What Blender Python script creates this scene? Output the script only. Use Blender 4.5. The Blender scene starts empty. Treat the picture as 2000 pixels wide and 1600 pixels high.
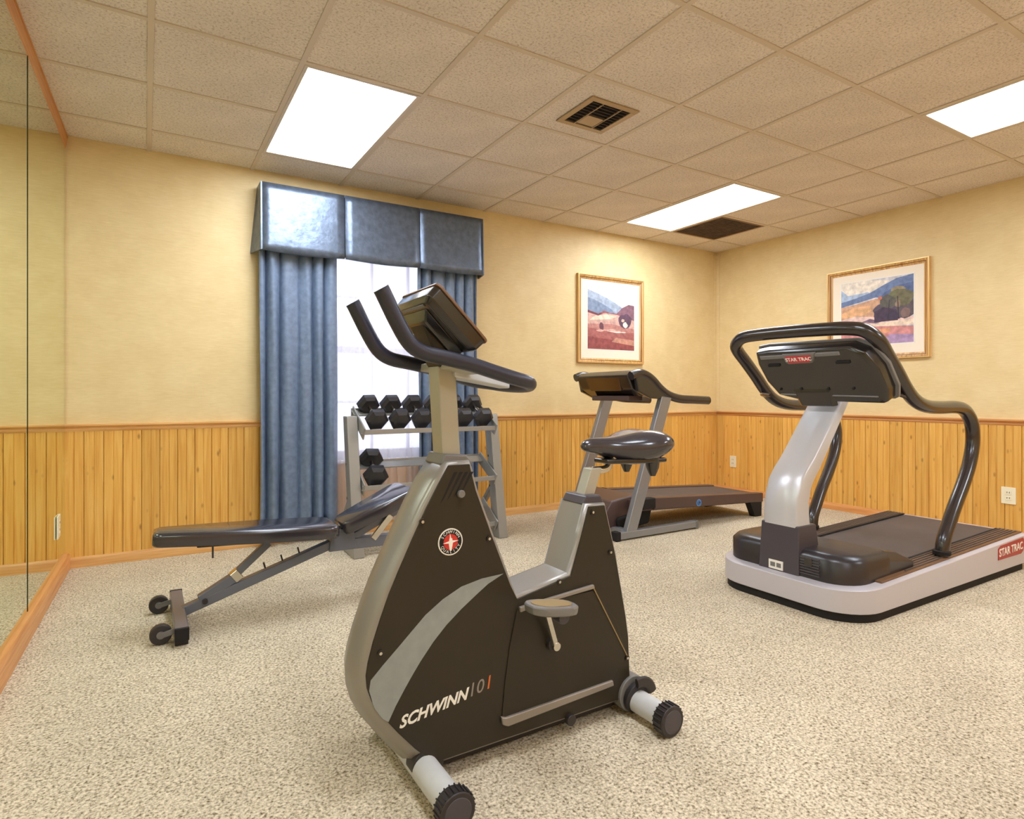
import bpy, bmesh, math, random
from mathutils import Vector, Matrix
random.seed(7)
C = bpy.context.scene
COL = C.collection
PI = math.pi

# ------------------------------------------------------------------ camera, world, exposure
cam_data = bpy.data.cameras.new('camera'); cam = bpy.data.objects.new('camera', cam_data); COL.objects.link(cam)
cam.location = (0, 0, 1.048); cam.rotation_euler = (PI/2, 0, -math.radians(31.3))
cam_data.sensor_width = 36; cam_data.lens = 21.2; cam_data.shift_y = -0.0145; cam_data.clip_start = 0.02
C.camera = cam
w = bpy.data.worlds.new('daylight'); C.world = w; w.use_nodes = True
wb = w.node_tree.nodes['Background']; wb.inputs[0].default_value = (0.80, 0.84, 1.0, 1); wb.inputs[1].default_value = 2.4
C.view_settings.view_transform = 'Standard'; C.view_settings.look = 'None'; C.view_settings.gamma = 1
C.view_settings.use_curve_mapping = False
C.view_settings.exposure = 0.0
LAMP = 18.0            # emission of the fluorescent diffusers
H = 2.607; XL, XR, YB, YF = -0.42, 5.37, 4.50, -2.60

# ------------------------------------------------------------------ materials
def srgb(r, g, b):
    f = lambda c: ((c/255+0.055)/1.055)**2.4 if c > 10 else c/255/12.92
    return (f(r), f(g), f(b), 1)
def mat(name, col, rough=0.5, metal=0.0, spec=0.5, coat=0.0, noise=0.0, nscale=40, bump=0.0, bscale=200, emit=0, sheen=0):
    m = bpy.data.materials.new(name); m.use_nodes = True
    nt = m.node_tree; b = nt.nodes['Principled BSDF']
    b.inputs['Base Color'].default_value = col; b.inputs['Roughness'].default_value = rough
    b.inputs['Metallic'].default_value = metal; b.inputs['Specular IOR Level'].default_value = spec
    b.inputs['Coat Weight'].default_value = coat; b.inputs['Coat Roughness'].default_value = 0.08
    if sheen: b.inputs['Sheen Weight'].default_value = sheen
    if emit: b.inputs['Emission Color'].default_value = col; b.inputs['Emission Strength'].default_value = emit
    tc = nt.nodes.new('ShaderNodeTexCoord')
    if noise:
        n = nt.nodes.new('ShaderNodeTexNoise'); n.inputs['Scale'].default_value = nscale; n.inputs['Detail'].default_value = 4
        nt.links.new(tc.outputs['Object'], n.inputs['Vector'])
        r = nt.nodes.new('ShaderNodeMapRange'); r.inputs['From Min'].default_value = 0.3; r.inputs['From Max'].default_value = 0.7
        r.inputs['To Min'].default_value = 1-noise; r.inputs['To Max'].default_value = 1+noise
        nt.links.new(n.outputs['Fac'], r.inputs['Value'])
        mx = nt.nodes.new('ShaderNodeVectorMath'); mx.operation = 'SCALE'; mx.inputs[0].default_value = col[:3]
        nt.links.new(r.outputs['Result'], mx.inputs['Scale']); nt.links.new(mx.outputs[0], b.inputs['Base Color'])
    if bump:
        n2 = nt.nodes.new('ShaderNodeTexNoise'); n2.inputs['Scale'].default_value = bscale; n2.inputs['Detail'].default_value = 3
        nt.links.new(tc.outputs['Object'], n2.inputs['Vector'])
        bp = nt.nodes.new('ShaderNodeBump'); bp.inputs['Strength'].default_value = bump; bp.inputs['Distance'].default_value = 0.004
        nt.links.new(n2.outputs['Fac'], bp.inputs['Height']); nt.links.new(bp.outputs[0], b.inputs['Normal'])
    return m

def ramp(nt, stops):
    r = nt.nodes.new('ShaderNodeValToRGB'); e = r.color_ramp.elements
    e[0].position, e[0].color = stops[0]; e[1].position, e[1].color = stops[-1]
    for p, c in stops[1:-1]:
        k = e.new(p); k.color = c
    return r
def wood_mat(name, dark, mid, light, knots=True, axis=2):
    m = bpy.data.materials.new(name); m.use_nodes = True; nt = m.node_tree; b = nt.nodes['Principled BSDF']
    tc = nt.nodes.new('ShaderNodeTexCoord'); oi = nt.nodes.new('ShaderNodeObjectInfo')
    add = nt.nodes.new('ShaderNodeVectorMath'); add.operation = 'ADD'
    sc = nt.nodes.new('ShaderNodeVectorMath'); sc.operation = 'SCALE'; sc.inputs[0].default_value = (7, 13, 31)
    nt.links.new(oi.outputs['Random'], sc.inputs['Scale'])
    nt.links.new(tc.outputs['Object'], add.inputs[0]); nt.links.new(sc.outputs[0], add.inputs[1])
    mp = nt.nodes.new('ShaderNodeMapping'); s = [60, 60, 60]; s[axis] = 2.5; mp.inputs['Scale'].default_value = s
    nt.links.new(add.outputs[0], mp.inputs['Vector'])
    n = nt.nodes.new('ShaderNodeTexNoise'); n.inputs['Scale'].default_value = 1; n.inputs['Detail'].default_value = 5; n.inputs['Distortion'].default_value = 0.6
    nt.links.new(mp.outputs[0], n.inputs['Vector'])
    r = ramp(nt, [(0.25, dark), (0.5, mid), (0.75, light)]); nt.links.new(n.outputs['Fac'], r.inputs['Fac'])
    hv = nt.nodes.new('ShaderNodeHueSaturation'); nt.links.new(r.outputs['Color'], hv.inputs['Color'])
    mr = nt.nodes.new('ShaderNodeMapRange'); mr.inputs['To Min'].default_value = 0.90; mr.inputs['To Max'].default_value = 1.07
    nt.links.new(oi.outputs['Random'], mr.inputs['Value']); nt.links.new(mr.outputs['Result'], hv.inputs['Value'])
    out = hv.outputs['Color']
    if knots:
        mk = nt.nodes.new('ShaderNodeMapping'); s2 = [16, 16, 16]; s2[axis] = 7; mk.inputs['Scale'].default_value = s2
        nt.links.new(add.outputs[0], mk.inputs['Vector'])
        v = nt.nodes.new('ShaderNodeTexVoronoi'); v.inputs['Scale'].default_value = 1
        nt.links.new(mk.outputs[0], v.inputs['Vector'])
        rk = ramp(nt, [(0.05, (1, 1, 1, 1)), (0.17, (0, 0, 0, 1))]); nt.links.new(v.outputs['Distance'], rk.inputs['Fac'])
        mx = nt.nodes.new('ShaderNodeMix'); mx.data_type = 'RGBA'
        ml = nt.nodes.new('ShaderNodeMath'); ml.operation = 'MULTIPLY'; ml.inputs[1].default_value = 0.6
        nt.links.new(rk.outputs['Color'], ml.inputs[0]); nt.links.new(ml.outputs[0], mx.inputs['Factor'])
        nt.links.new(out, mx.inputs['A']); mx.inputs['B'].default_value = srgb(120, 66, 25)
        out = mx.outputs['Result']
    nt.links.new(out, b.inputs['Base Color']); b.inputs['Roughness'].default_value = 0.38
    bp = nt.nodes.new('ShaderNodeBump'); bp.inputs['Strength'].default_value = 0.15; bp.inputs['Distance'].default_value = 0.002
    nt.links.new(n.outputs['Fac'], bp.inputs['Height']); nt.links.new(bp.outputs[0], b.inputs['Normal'])
    return m

M = {}
M['pine'] = wood_mat('honey_pine', srgb(216, 152, 66), srgb(232, 176, 86), srgb(242, 194, 108))
M['pine_trim'] = wood_mat('pine_trim', srgb(206, 144, 80), srgb(226, 170, 102), srgb(240, 192, 130), knots=False, axis=0)
M['pine_trim_y'] = wood_mat('pine_trim_lengthwise', srgb(198, 126, 68), srgb(220, 154, 90), srgb(234, 178, 114), knots=False, axis=1)
M['gold_wood'] = wood_mat('gold_frame', srgb(170, 112, 56), srgb(214, 162, 96), srgb(242, 206, 140), knots=False, axis=2)
M['gold_edge'] = mat('gold_frame_edge', srgb(232, 196, 130), 0.35, 0.4)

def wallpaper():
    m = bpy.data.materials.new('wallpaper_cream'); m.use_nodes = True; nt = m.node_tree; b = nt.nodes['Principled BSDF']
    tc = nt.nodes.new('ShaderNodeTexCoord')
    n = nt.nodes.new('ShaderNodeTexNoise'); n.inputs['Scale'].default_value = 7; n.inputs['Detail'].default_value = 8
    nt.links.new(tc.outputs['Object'], n.inputs['Vector'])
    mp = nt.nodes.new('ShaderNodeMapping'); mp.inputs['Scale'].default_value = (20, 20, 260); nt.links.new(tc.outputs['Object'], mp.inputs['Vector'])
    n2 = nt.nodes.new('ShaderNodeTexNoise'); n2.inputs['Scale'].default_value = 1; nt.links.new(mp.outputs[0], n2.inputs['Vector'])
    ma = nt.nodes.new('ShaderNodeMath'); ma.operation = 'ADD'; nt.links.new(n.outputs['Fac'], ma.inputs[0]); nt.links.new(n2.outputs['Fac'], ma.inputs[1])
    mh = nt.nodes.new('ShaderNodeMath'); mh.operation = 'MULTIPLY'; mh.inputs[1].default_value = 0.5; nt.links.new(ma.outputs[0], mh.inputs[0])
    r = ramp(nt, [(0.3, srgb(224, 196, 140)), (0.7, srgb(238, 214, 162))]); nt.links.new(mh.outputs[0], r.inputs['Fac'])
    nt.links.new(r.outputs['Color'], b.inputs['Base Color']); b.inputs['Roughness'].default_value = 0.55
    bp = nt.nodes.new('ShaderNodeBump'); bp.inputs['Strength'].default_value = 0.12; bp.inputs['Distance'].default_value = 0.003
    nt.links.new(n2.outputs['Fac'], bp.inputs['Height']); nt.links.new(bp.outputs[0], b.inputs['Normal'])
    return m
M['wallpaper'] = wallpaper()

def speckle(name, base, dark, light, s1, s2, bumpd, rough=0.95, w1=0.42, w2=0.6, big=3.0):
    m = bpy.data.materials.new(name); m.use_nodes = True; nt = m.node_tree; b = nt.nodes['Principled BSDF']
    tc = nt.nodes.new('ShaderNodeTexCoord')
    n = nt.nodes.new('ShaderNodeTexNoise'); n.inputs['Scale'].default_value = s1; n.inputs['Detail'].default_value = 3; n.inputs['Roughness'].default_value = 0.7
    nt.links.new(tc.outputs['Object'], n.inputs['Vector'])
    r = ramp(nt, [(w1-0.1, dark), (w1+0.06, base), (w2+0.08, light)]); nt.links.new(n.outputs['Fac'], r.inputs['Fac'])
    n2 = nt.nodes.new('ShaderNodeTexNoise'); n2.inputs['Scale'].default_value = big; n2.inputs['Detail'].default_value = 4
    nt.links.new(tc.outputs['Object'], n2.inputs['Vector'])
    hv = nt.nodes.new('ShaderNodeHueSaturation'); mr = nt.nodes.new('ShaderNodeMapRange')
    mr.inputs['From Min'].default_value = 0.3; mr.inputs['From Max'].default_value = 0.7; mr.inputs['To Min'].default_value = 0.93; mr.inputs['To Max'].default_value = 1.07
    nt.links.new(n2.outputs['Fac'], mr.inputs['Value']); nt.links.new(mr.outputs['Result'], hv.inputs['Value'])
    nt.links.new(r.outputs['Color'], hv.inputs['Color']); nt.links.new(hv.outputs['Color'], b.inputs['Base Color'])
    b.inputs['Roughness'].default_value = rough; b.inputs['Specular IOR Level'].default_value = 0.15
    v = nt.nodes.new('ShaderNodeTexNoise'); v.inputs['Scale'].default_value = s2; v.inputs['Detail'].default_value = 2
    nt.links.new(tc.outputs['Object'], v.inputs['Vector'])
    bp = nt.nodes.new('ShaderNodeBump'); bp.inputs['Strength'].default_value = 0.6; bp.inputs['Distance'].default_value = bumpd
    nt.links.new(v.outputs['Fac'], bp.inputs['Height']); nt.links.new(bp.outputs[0], b.inputs['Normal'])
    return m
M['carpet'] = speckle('carpet_beige', srgb(200, 184, 156), srgb(104, 86, 60), srgb(240, 226, 200), 120, 170, 0.008)
M['tile'] = speckle('ceiling_tile', srgb(228, 214, 200), srgb(186, 168, 148), srgb(240, 228, 214), 90, 120, 0.003, w1=0.40)
M['tbar'] = mat('ceiling_grid_bar', srgb(214, 196, 174), 0.5)
M['tile_void'] = mat('ceiling_void', srgb(70, 58, 48), 0.9)
M['bar_edge'] = mat('fixture_frame', srgb(214, 200, 180), 0.35)
M['diffuser'] = mat('lamp_diffuser', (0.90, 0.98, 1.10, 1), 0.5, emit=LAMP)
M['mirror'] = mat('mirror_glass', (0.80, 0.86, 0.66, 1), 0.015, 1.0)
M['mirror_edge'] = mat('mirror_edge', srgb(70, 80, 60), 0.2, 0.3)
M['white_plastic'] = mat('white_plastic', srgb(245, 236, 205), 0.35)
M['slot'] = mat('socket_slot', srgb(60, 50, 40), 0.5)
M['grille'] = mat('vent_metal', srgb(176, 150, 112), 0.4, 0.3)
M['vane'] = mat('vent_vane', srgb(92, 70, 56), 0.4, 0.3)
M['dark'] = mat('dark_cavity', srgb(22, 17, 15), 0.8)
M['vent_filter'] = mat('return_filter', srgb(104, 86, 74), 0.8, noise=0.3, nscale=12)
# bike
M['bike_panel'] = mat('olive_black_plastic', srgb(46, 39, 27), 0.42, spec=0.4, noise=0.05, nscale=4, bump=0.05, bscale=500)
M['bike_shell'] = mat('bike_grey_shell', srgb(152, 146, 138), 0.33, 0.3, bump=0.05, bscale=300)
M['bike_swoosh'] = mat('silver_grey_print', srgb(150, 154, 152), 0.4, 0.2, noise=0.08, nscale=30)
M['bike_ledge'] = mat('grey_ledge', srgb(150, 140, 130), 0.35, 0.3)
M['white_paint'] = mat('white_powder_paint', srgb(205, 203, 200), 0.4, noise=0.04, nscale=20)
M['ribbed'] = mat('black_rubber', srgb(46, 40, 40), 0.45)
M['post_metal'] = mat('champagne_post', srgb(180, 175, 158), 0.4, 0.3)
M['foam'] = mat('black_foam', srgb(40, 40, 54), 0.34, spec=0.6, bump=0.1, bscale=500)
M['blackp'] = mat('black_gloss_plastic', srgb(34, 29, 27), 0.22, spec=0.7, coat=0.3)
M['greyp'] = mat('grey_plastic', srgb(120, 116, 112), 0.4)
M['chrome'] = mat('chrome', srgb(205, 200, 190), 0.12, 1.0)
M['bolt'] = mat('bolt_dark', srgb(60, 54, 48), 0.3, 0.6)
M['vinyl'] = mat('black_vinyl', srgb(52, 48, 54), 0.2, spec=0.7, coat=0.4)
M['red'] = mat('red_print', srgb(205, 50, 40), 0.4)
M['redplate'] = mat('dark_red_plate', srgb(168, 40, 38), 0.35)
M['white'] = mat('white_print', srgb(244, 238, 226), 0.45)
M['orange'] = mat('orange_print', srgb(215, 110, 50), 0.45)
M['tan'] = mat('tan_edge', srgb(150, 125, 85), 0.4)
M['bolt_dark'] = M['bolt']
# treadmills
M['tm_silver'] = mat('silver_powder', srgb(200, 194, 198), 0.36, 0.15)
M['tm_post'] = mat('silver_post', srgb(206, 204, 206), 0.32, 0.25)
M['tm_dark'] = mat('slate_plastic', srgb(72, 66, 72), 0.35)
M['tm_hood'] = mat('black_hood', srgb(44, 39, 42), 0.3, spec=0.6)
M['tm_belt'] = mat('running_belt', srgb(84, 74, 70), 0.6, noise=0.1, nscale=6)
M['tm_rail'] = mat('brown_side_rail', srgb(118, 84, 56), 0.45, noise=0.1, nscale=30)
M['tm_tube'] = mat('black_tube', srgb(40, 31, 31), 0.25, spec=0.7, coat=0.4)
M['red_label'] = mat('red_badge', srgb(190, 58, 62), 0.35)
M['tm1_up'] = mat('grey_upright', srgb(152, 152, 154), 0.35, 0.5)
M['tm1_deck'] = mat('brown_black_deck', srgb(84, 64, 60), 0.35)
M['tm1_con'] = mat('console_bronze', srgb(78, 48, 24), 0.15, spec=0.7, coat=0.5)
M['blue'] = mat('blue_print', srgb(92, 150, 220), 0.4)
# bench / rack
M['bench_frame'] = mat('grey_frame_paint', srgb(112, 115, 126), 0.3, 0.4)
M['rack'] = mat('silver_grey_rack', srgb(160, 158, 152), 0.35, 0.4)
M['hexrub'] = mat('black_hex_rubber', srgb(38, 36, 40), 0.38, spec=0.6)
# textiles
M['curtain'] = mat('slate_blue_curtain', srgb(112, 128, 152), 0.42, spec=0.6, noise=0.17, nscale=28, bump=0.25, bscale=60)
M['valance'] = mat('blue_satin_valance', srgb(104, 116, 134), 0.40, 0.62, spec=0.8, noise=0.2, nscale=24, bump=1.0, bscale=16)
def sheer():
    m = bpy.data.materials.new('sheer_voile'); m.use_nodes = True; nt = m.node_tree
    for n in list(nt.nodes): nt.nodes.remove(n)
    o = nt.nodes.new('ShaderNodeOutputMaterial'); tr = nt.nodes.new('ShaderNodeBsdfTransparent'); tl = nt.nodes.new('ShaderNodeBsdfTranslucent')
    df = nt.nodes.new('ShaderNodeBsdfDiffuse')
    for k in (tl, df): k.inputs['Color'].default_value = (0.86, 0.84, 0.9, 1)
    a = nt.nodes.new('ShaderNodeMixShader'); a.inputs[0].default_value = 0.35; nt.links.new(tl.outputs[0], a.inputs[1]); nt.links.new(df.outputs[0], a.inputs[2])
    b = nt.nodes.new('ShaderNodeMixShader'); b.inputs[0].default_value = 0.72; nt.links.new(tr.outputs[0], b.inputs[1]); nt.links.new(a.outputs[0], b.inputs[2])
    nt.links.new(b.outputs[0], o.inputs[0]); return m
M['sheer'] = sheer()
M['frame_white'] = mat('window_frame_white', srgb(225, 220, 225), 0.4)
def glass():
    m = bpy.data.materials.new('window_glass'); m.use_nodes = True; nt = m.node_tree
    for n in list(nt.nodes): nt.nodes.remove(n)
    o = nt.nodes.new('ShaderNodeOutputMaterial'); tr = nt.nodes.new('ShaderNodeBsdfTransparent'); g = nt.nodes.new('ShaderNodeBsdfGlossy'); g.inputs['Roughness'].default_value = 0.02
    b = nt.nodes.new('ShaderNodeMixShader'); b.inputs[0].default_value = 0.06; nt.links.new(tr.outputs[0], b.inputs[1]); nt.links.new(g.outputs[0], b.inputs[2]); nt.links.new(b.outputs[0], o.inputs[0]); return m
M['glass'] = glass()
M['picglass'] = M['glass']
M['mat_board'] = mat('cream_mat_board', srgb(246, 232, 210), 0.7)

# ------------------------------------------------------------------ mesh helpers
class MB:
    def __init__(s): s.bm = bmesh.new()
    def box(s, x0, x1, y0, y1, z0, z1, rot=None):
        vs = [s.bm.verts.new((x, y, z)) for x in (x0, x1) for y in (y0, y1) for z in (z0, z1)]
        for f in ((0, 1, 3, 2), (4, 6, 7, 5), (0, 4, 5, 1), (2, 3, 7, 6), (0, 2, 6, 4), (1, 5, 7, 3)): s.bm.faces.new([vs[i] for i in f])
        if rot: bmesh.ops.transform(s.bm, matrix=rot, verts=vs)
        return s
    def hull(s, a, b):
        """two loops of equal length joined"""
        va = [s.bm.verts.new(p) for p in a]; vb = [s.bm.verts.new(p) for p in b]; n = len(a)
        for i in range(n): s.bm.faces.new((va[i], va[(i+1) % n], vb[(i+1) % n], vb[i]))
        s.bm.faces.new(va[::-1]); s.bm.faces.new(vb); return s
    def prism(s, pts, y0, y1):      # pts in (x,z), extruded along Y
        return s.hull([(x, y0, z) for x, z in pts], [(x, y1, z) for x, z in pts])
    def prism_z(s, pts, z0, z1):
        return s.hull([(x, y, z0) for x, y in pts], [(x, y, z1) for x, y in pts])
    def loft(s, loops, cap=True):
        vs = [[s.bm.verts.new(p) for p in l] for l in loops]; n = len(loops[0])
        for a, b in zip(vs, vs[1:]):
            for i in range(n): s.bm.faces.new((a[i], a[(i+1) % n], b[(i+1) % n], b[i]))
        if cap: s.bm.faces.new(vs[0][::-1]); s.bm.faces.new(vs[-1])
        return s
    def tube(s, path, r, n=12, smooth=0, closed=False, squash=None):
        path = [Vector(p) for p in path]
        if smooth: path = catmull(path, smooth, closed)
        m = len(path); rr = r if hasattr(r, '__len__') else [r]*m
        loops = []; up = None
        for i, p in enumerate(path):
            if closed: t = path[(i+1) % m]-path[i-1]
            else: t = path[min(i+1, m-1)]-path[max(i-1, 0)]
            t.normalize()
            if up is None: up = Vector((0, 0, 1)) if abs(t.z) < 0.9 else Vector((0, 1, 0))
            sd = t.cross(up)
            if sd.length < 1e-5: sd = t.cross(Vector((1, 0, 0)))
            sd.normalize(); up = sd.cross(t).normalized()
            q = rr[min(i, len(rr)-1)] if not smooth or len(rr) == m else rr[0]
            a, b = (q, q) if not squash else (q*squash[0], q*squash[1])
            loops.append([p+sd*math.cos(2*PI*k/n)*a+up*math.sin(2*PI*k/n)*b for k in range(n)])
        if closed:
            return s.loft(loops+[loops[0]], cap=False)
        return s.loft(loops)
    def cyl(s, a, b, r, n=16, r2=None):
        return s.tube([a, b], [r, r if r2 is None else r2], n)
    def rail(s, a, b, wy, wz):
        """rectangular bar between a and b: wy across, wz deep"""
        a, b = Vector(a), Vector(b); t = (b-a).normalized(); up = Vector((0, 0, 1)) if abs(t.z) < 0.99 else Vector((1, 0, 0))
        sd = t.cross(up).normalized(); u = sd.cross(t)
        L = lambda p: [p+sd*wy/2*i+u*wz/2*j for i, j in ((-1, -1), (1, -1), (1, 1), (-1, 1))]
        return s.hull(L(a), L(b))
def catmull(P, k, closed=False):
    out = []; m = len(P)
    rng = range(m) if closed else range(m-1)
    for i in rng:
        p0 = P[(i-1) % m] if closed or i > 0 else P[0]; p1 = P[i]; p2 = P[(i+1) % m]; p3 = P[(i+2) % m] if closed or i+2 < m else P[-1]
        for j in range(k):
            t = j/k
            out.append(0.5*((2*p1)+(p2-p0)*t+(2*p0-5*p1+4*p2-p3)*t*t+(3*p1-p0-3*p2+p3)*t**3))
    if not closed: out.append(P[-1])
    return out
def rrect(x0, x1, y0, y1, r, n=6, which=(1, 1, 1, 1)):
    """rounded rectangle; corners order (x0,y0),(x1,y0),(x1,y1),(x0,y1)"""
    out = []
    for (cx, cy, sx, sy, a0), on in zip(((x0, y0, 1, 1, PI), (x1, y0, -1, 1, 1.5*PI), (x1, y1, -1, -1, 0), (x0, y1, 1, -1, 0.5*PI)), which):
        q = r*on if on else 0
        if q <= 0: out.append((cx, cy)); continue
        for k in range(n+1):
            a = a0+k/n*PI/2; out.append((cx+sx*q+q*math.cos(a), cy+sy*q+q*math.sin(a)))
    return out
def origin_of(o):
    v = Vector((0, 0, 0))
    while o is not None: v += o.location; o = o.parent
    return v
def obj(name, mb, m, parent=None, bevel=0, seg=2, angle=35, sub=0, label=None, flat=False):
    """one mesh object from world-space shapes, stored relative to its parent's origin"""
    bm = mb.bm if isinstance(mb, MB) else mb
    bmesh.ops.remove_doubles(bm, verts=bm.verts, dist=1e-6)
    bmesh.ops.recalc_face_normals(bm, faces=bm.faces)
    org = origin_of(parent) if parent else None
    if org is None:
        xs = [v.co for v in bm.verts]
        org = Vector(((min(v.x for v in xs)+max(v.x for v in xs))/2, (min(v.y for v in xs)+max(v.y for v in xs))/2, min(v.z for v in xs)))
        loc = org
    else: loc = Vector((0, 0, 0))
    for v in bm.verts: v.co -= org
    me = bpy.data.meshes.new(name); bm.to_mesh(me); bm.free()
    for mm in (m if isinstance(m, (list, tuple)) else [m]): me.materials.append(mm)
    if not flat:
        me.shade_smooth(); me.set_sharp_from_angle(angle=math.radians(angle))
    o = bpy.data.objects.new(name, me); COL.objects.link(o); o.location = loc
    if parent: o.parent = parent
    if bevel:
        b = o.modifiers.new('bevel', 'BEVEL'); b.width = bevel; b.segments = seg; b.limit_method = 'ANGLE'; b.angle_limit = math.radians(30); b.harden_normals = True
    if sub:
        q = o.modifiers.new('smooth', 'SUBSURF'); q.levels = sub; q.render_levels = sub
    if label: o['label'] = label
    return o
def thing(name, label, cat, loc, group=None):
    o = bpy.data.objects.new(name, None); COL.objects.link(o); o.location = loc; o.empty_display_size = 0.1
    o['label'] = label; o['category'] = cat
    if group: o['group'] = group
    return o
def tag(o, label, cat, group=None):
    o['label'] = label; o['category'] = cat
    if group: o['group'] = group
    return o
def struct(name, mb, m, **k):
    o = obj(name, mb, m, **k); o['kind'] = 'structure'; return o
def text(name, body, size, mx, m, parent, depth=0.0008, shear=0.0, label=None, bold=0.0):
    cu = bpy.data.curves.new('t', 'FONT'); cu.body = body; cu.size = size; cu.extrude = depth; cu.align_x = 'CENTER'; cu.align_y = 'CENTER'
    cu.shear = shear; cu.offset = bold; cu.resolution_u = 3
    t = bpy.data.objects.new('t', cu); COL.objects.link(t)
    bpy.context.view_layer.update()
    me = bpy.data.meshes.new_from_object(t); bpy.data.objects.remove(t)
    me.transform(Matrix.Translation(-origin_of(parent)) @ mx); me.materials.clear(); me.materials.append(m); me.name = name
    o = bpy.data.objects.new(name, me); COL.objects.link(o); o.parent = parent
    if label: o['label'] = label
    return o
def frame_mx(pos, xdir, ydir):
    x = Vector(xdir).normalized(); z = x.cross(Vector(ydir)).normalized(); y = z.cross(x)
    m = Matrix((x, y, z)).transposed().to_4x4(); m.translation = Vector(pos); return m
def piece(name, mesh, loc, parent, rotz=0):
    o = bpy.data.objects.new(name, mesh); COL.objects.link(o); o.parent = parent; o.location = Vector(loc)-origin_of(parent); o.rotation_euler = (0, 0, rotz); return o

# ------------------------------------------------------------------ room shell
struct('floor', MB().box(-0.9, XR+0.15, YF-0.15, YB+0.12, -0.06, 0), M['carpet'])
# back wall with the window opening
WX0, WX1, WZ0, WZ1 = 0.86, 2.16, 0.56, 2.22
mb = MB().box(-0.75, WX0, YB, YB+0.16, 0, H+0.1).box(WX1, XR+0.15, YB, YB+0.16, 0, H+0.1).box(WX0, WX1, YB, YB+0.16, 0, WZ0).box(WX0, WX1, YB, YB+0.16, WZ1, H+0.1)
wall_back = struct('wall_back', mb, M['wallpaper'], flat=True)
wall_right = struct('wall_right', MB().box(XR, XR+0.15, YF-0.15, YB, 0, H+0.1), M['wallpaper'], flat=True)
wall_front = struct('wall_front', MB().box(-0.9, XR, YF-0.15, YF, 0, H+0.1), M['wallpaper'], flat=True)
SL = 0.0262   # the left wall runs very slightly out of square
def lx(y, off=0): return XL-SL*(YB-y)+off
mb = MB().prism_z([(lx(YB), YB), (lx(YF), YF), (lx(YF)-0.15, YF), (lx(YB)-0.15, YB)], 0, H+0.1)
wall_left = struct('wall_left', mb, M['wallpaper'], flat=True)

# tongue-and-groove planks
def plank_mesh(wd, h):
    bm = bmesh.new(); t = 0.011; g = 0.0035
    prof = [(0.0012, 0), (0.0012, t-g), (0.004, t), (wd/2-0.004, t), (wd/2-0.0015, t-g), (wd/2+0.0015, t-g), (wd/2+0.004, t), (wd-0.004, t), (wd-0.0012, t-g), (wd-0.0012, 0)]
    a = [bm.verts.new((x, -y, 0)) for x, y in prof]; b = [bm.verts.new((x, -y, h)) for x, y in prof]
    for i in range(len(prof)-1): bm.faces.new((a[i], a[i+1], b[i+1], b[i]))
    me = bpy.data.meshes.new('plank'); bmesh.ops.recalc_face_normals(bm, faces=bm.faces)
    bmesh.ops.reverse_faces(bm, faces=[f for f in bm.faces]) if bm.faces[2].normal.y > 0 or bm.faces[len(bm.faces)//3].normal.y > 0 else None
    bm.to_mesh(me); bm.free(); me.materials.append(M['pine']); return me
PW = (XR-XL)/58
pm = plank_mesh(PW, 0.78)
pms = plank_mesh(PW, WZ0-0.055)
n = int((XR-XL)/PW)+1
for i in range(n):
    x = XL+i*PW
    if x+PW > XR+0.001: break
    piece('plank', pms if (x+PW > WX0 and x < WX1) else pm, (x, YB, 0.05), wall_back)
n = int((YB-YF)/PW)
for i in range(n):
    piece('plank', pm, (XR, YB-0.012-i*PW, 0.05), wall_right, -PI/2)
for i in range(int((XR-XL)/PW)+1):
    x = XR-i*PW
    if x-PW < XL-0.2: break
    piece('plank', pm, (x, YF, 0.05), wall_front, PI)

# chair rail, baseboards
def rail_prof(z): return [(0, z), (0.012, z), (0.018, z+0.012), (0.014, z+0.02), (0.02, z+0.028), (0.032, z+0.034), (0.032, z+0.044), (0, z+0.044)]
def run_x(prof, x0, x1, y, sgn): return [[(x, y-sgn*d, z) for d, z in prof] for x in (x0, x1)]
def run_y(prof, y0, y1, x, sgn): return [[(x-sgn*d, y, z) for d, z in prof] for y in (y0, y1)]
rp = rail_prof(0.824)
struct('trim_1', MB().loft(run_x(rp, XL, WX0-0.06, YB, 1)), M['pine_trim'])['label'] = 'pine chair rail left of the window'
struct('trim_2', MB().loft(run_x(rp, WX1+0.06, XR, YB, 1)), M['pine_trim'])
struct('trim_3', MB().loft(run_y(rp, YF, YB, XR, 1)), M['pine_trim_y'])
struct('trim_4', MB().loft(run_x(rp, XL-0.15, XR, YF, -1)), M['pine_trim'])
bp_ = [(0, 0), (0.022, 0), (0.022, 0.042), (0.015, 0.056), (0.0125, 0.064), (0, 0.064)]
struct('baseboard_back', MB().loft(run_x(bp_, XL, XR, YB, 1)), M['pine_trim'])
struct('baseboard_right', MB().loft(run_y(bp_, YF, YB, XR, 1)), M['pine_trim_y'])
struct('baseboard_front', MB().loft(run_x(bp_, XL-0.15, XR, YF, -1)), M['pine_trim'])
def run_left(prof): return [[(lx(y, d), y, z) for d, z in prof] for y in (YF, YB)]
struct('baseboard_left', MB().loft(run_left([(0, 0), (0.034, 0), (0.034, 0.078), (0.026, 0.092), (0, 0.098)])), M['pine_trim_y'])
struct('trim_5', MB().loft(run_left([(0, H-0.075), (0.009, H-0.075), (0.014, H-0.05), (0.018, H-0.012), (0.022, H-0.012), (0.022, H), (0, H)])), M['pine_trim_y'])
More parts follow.
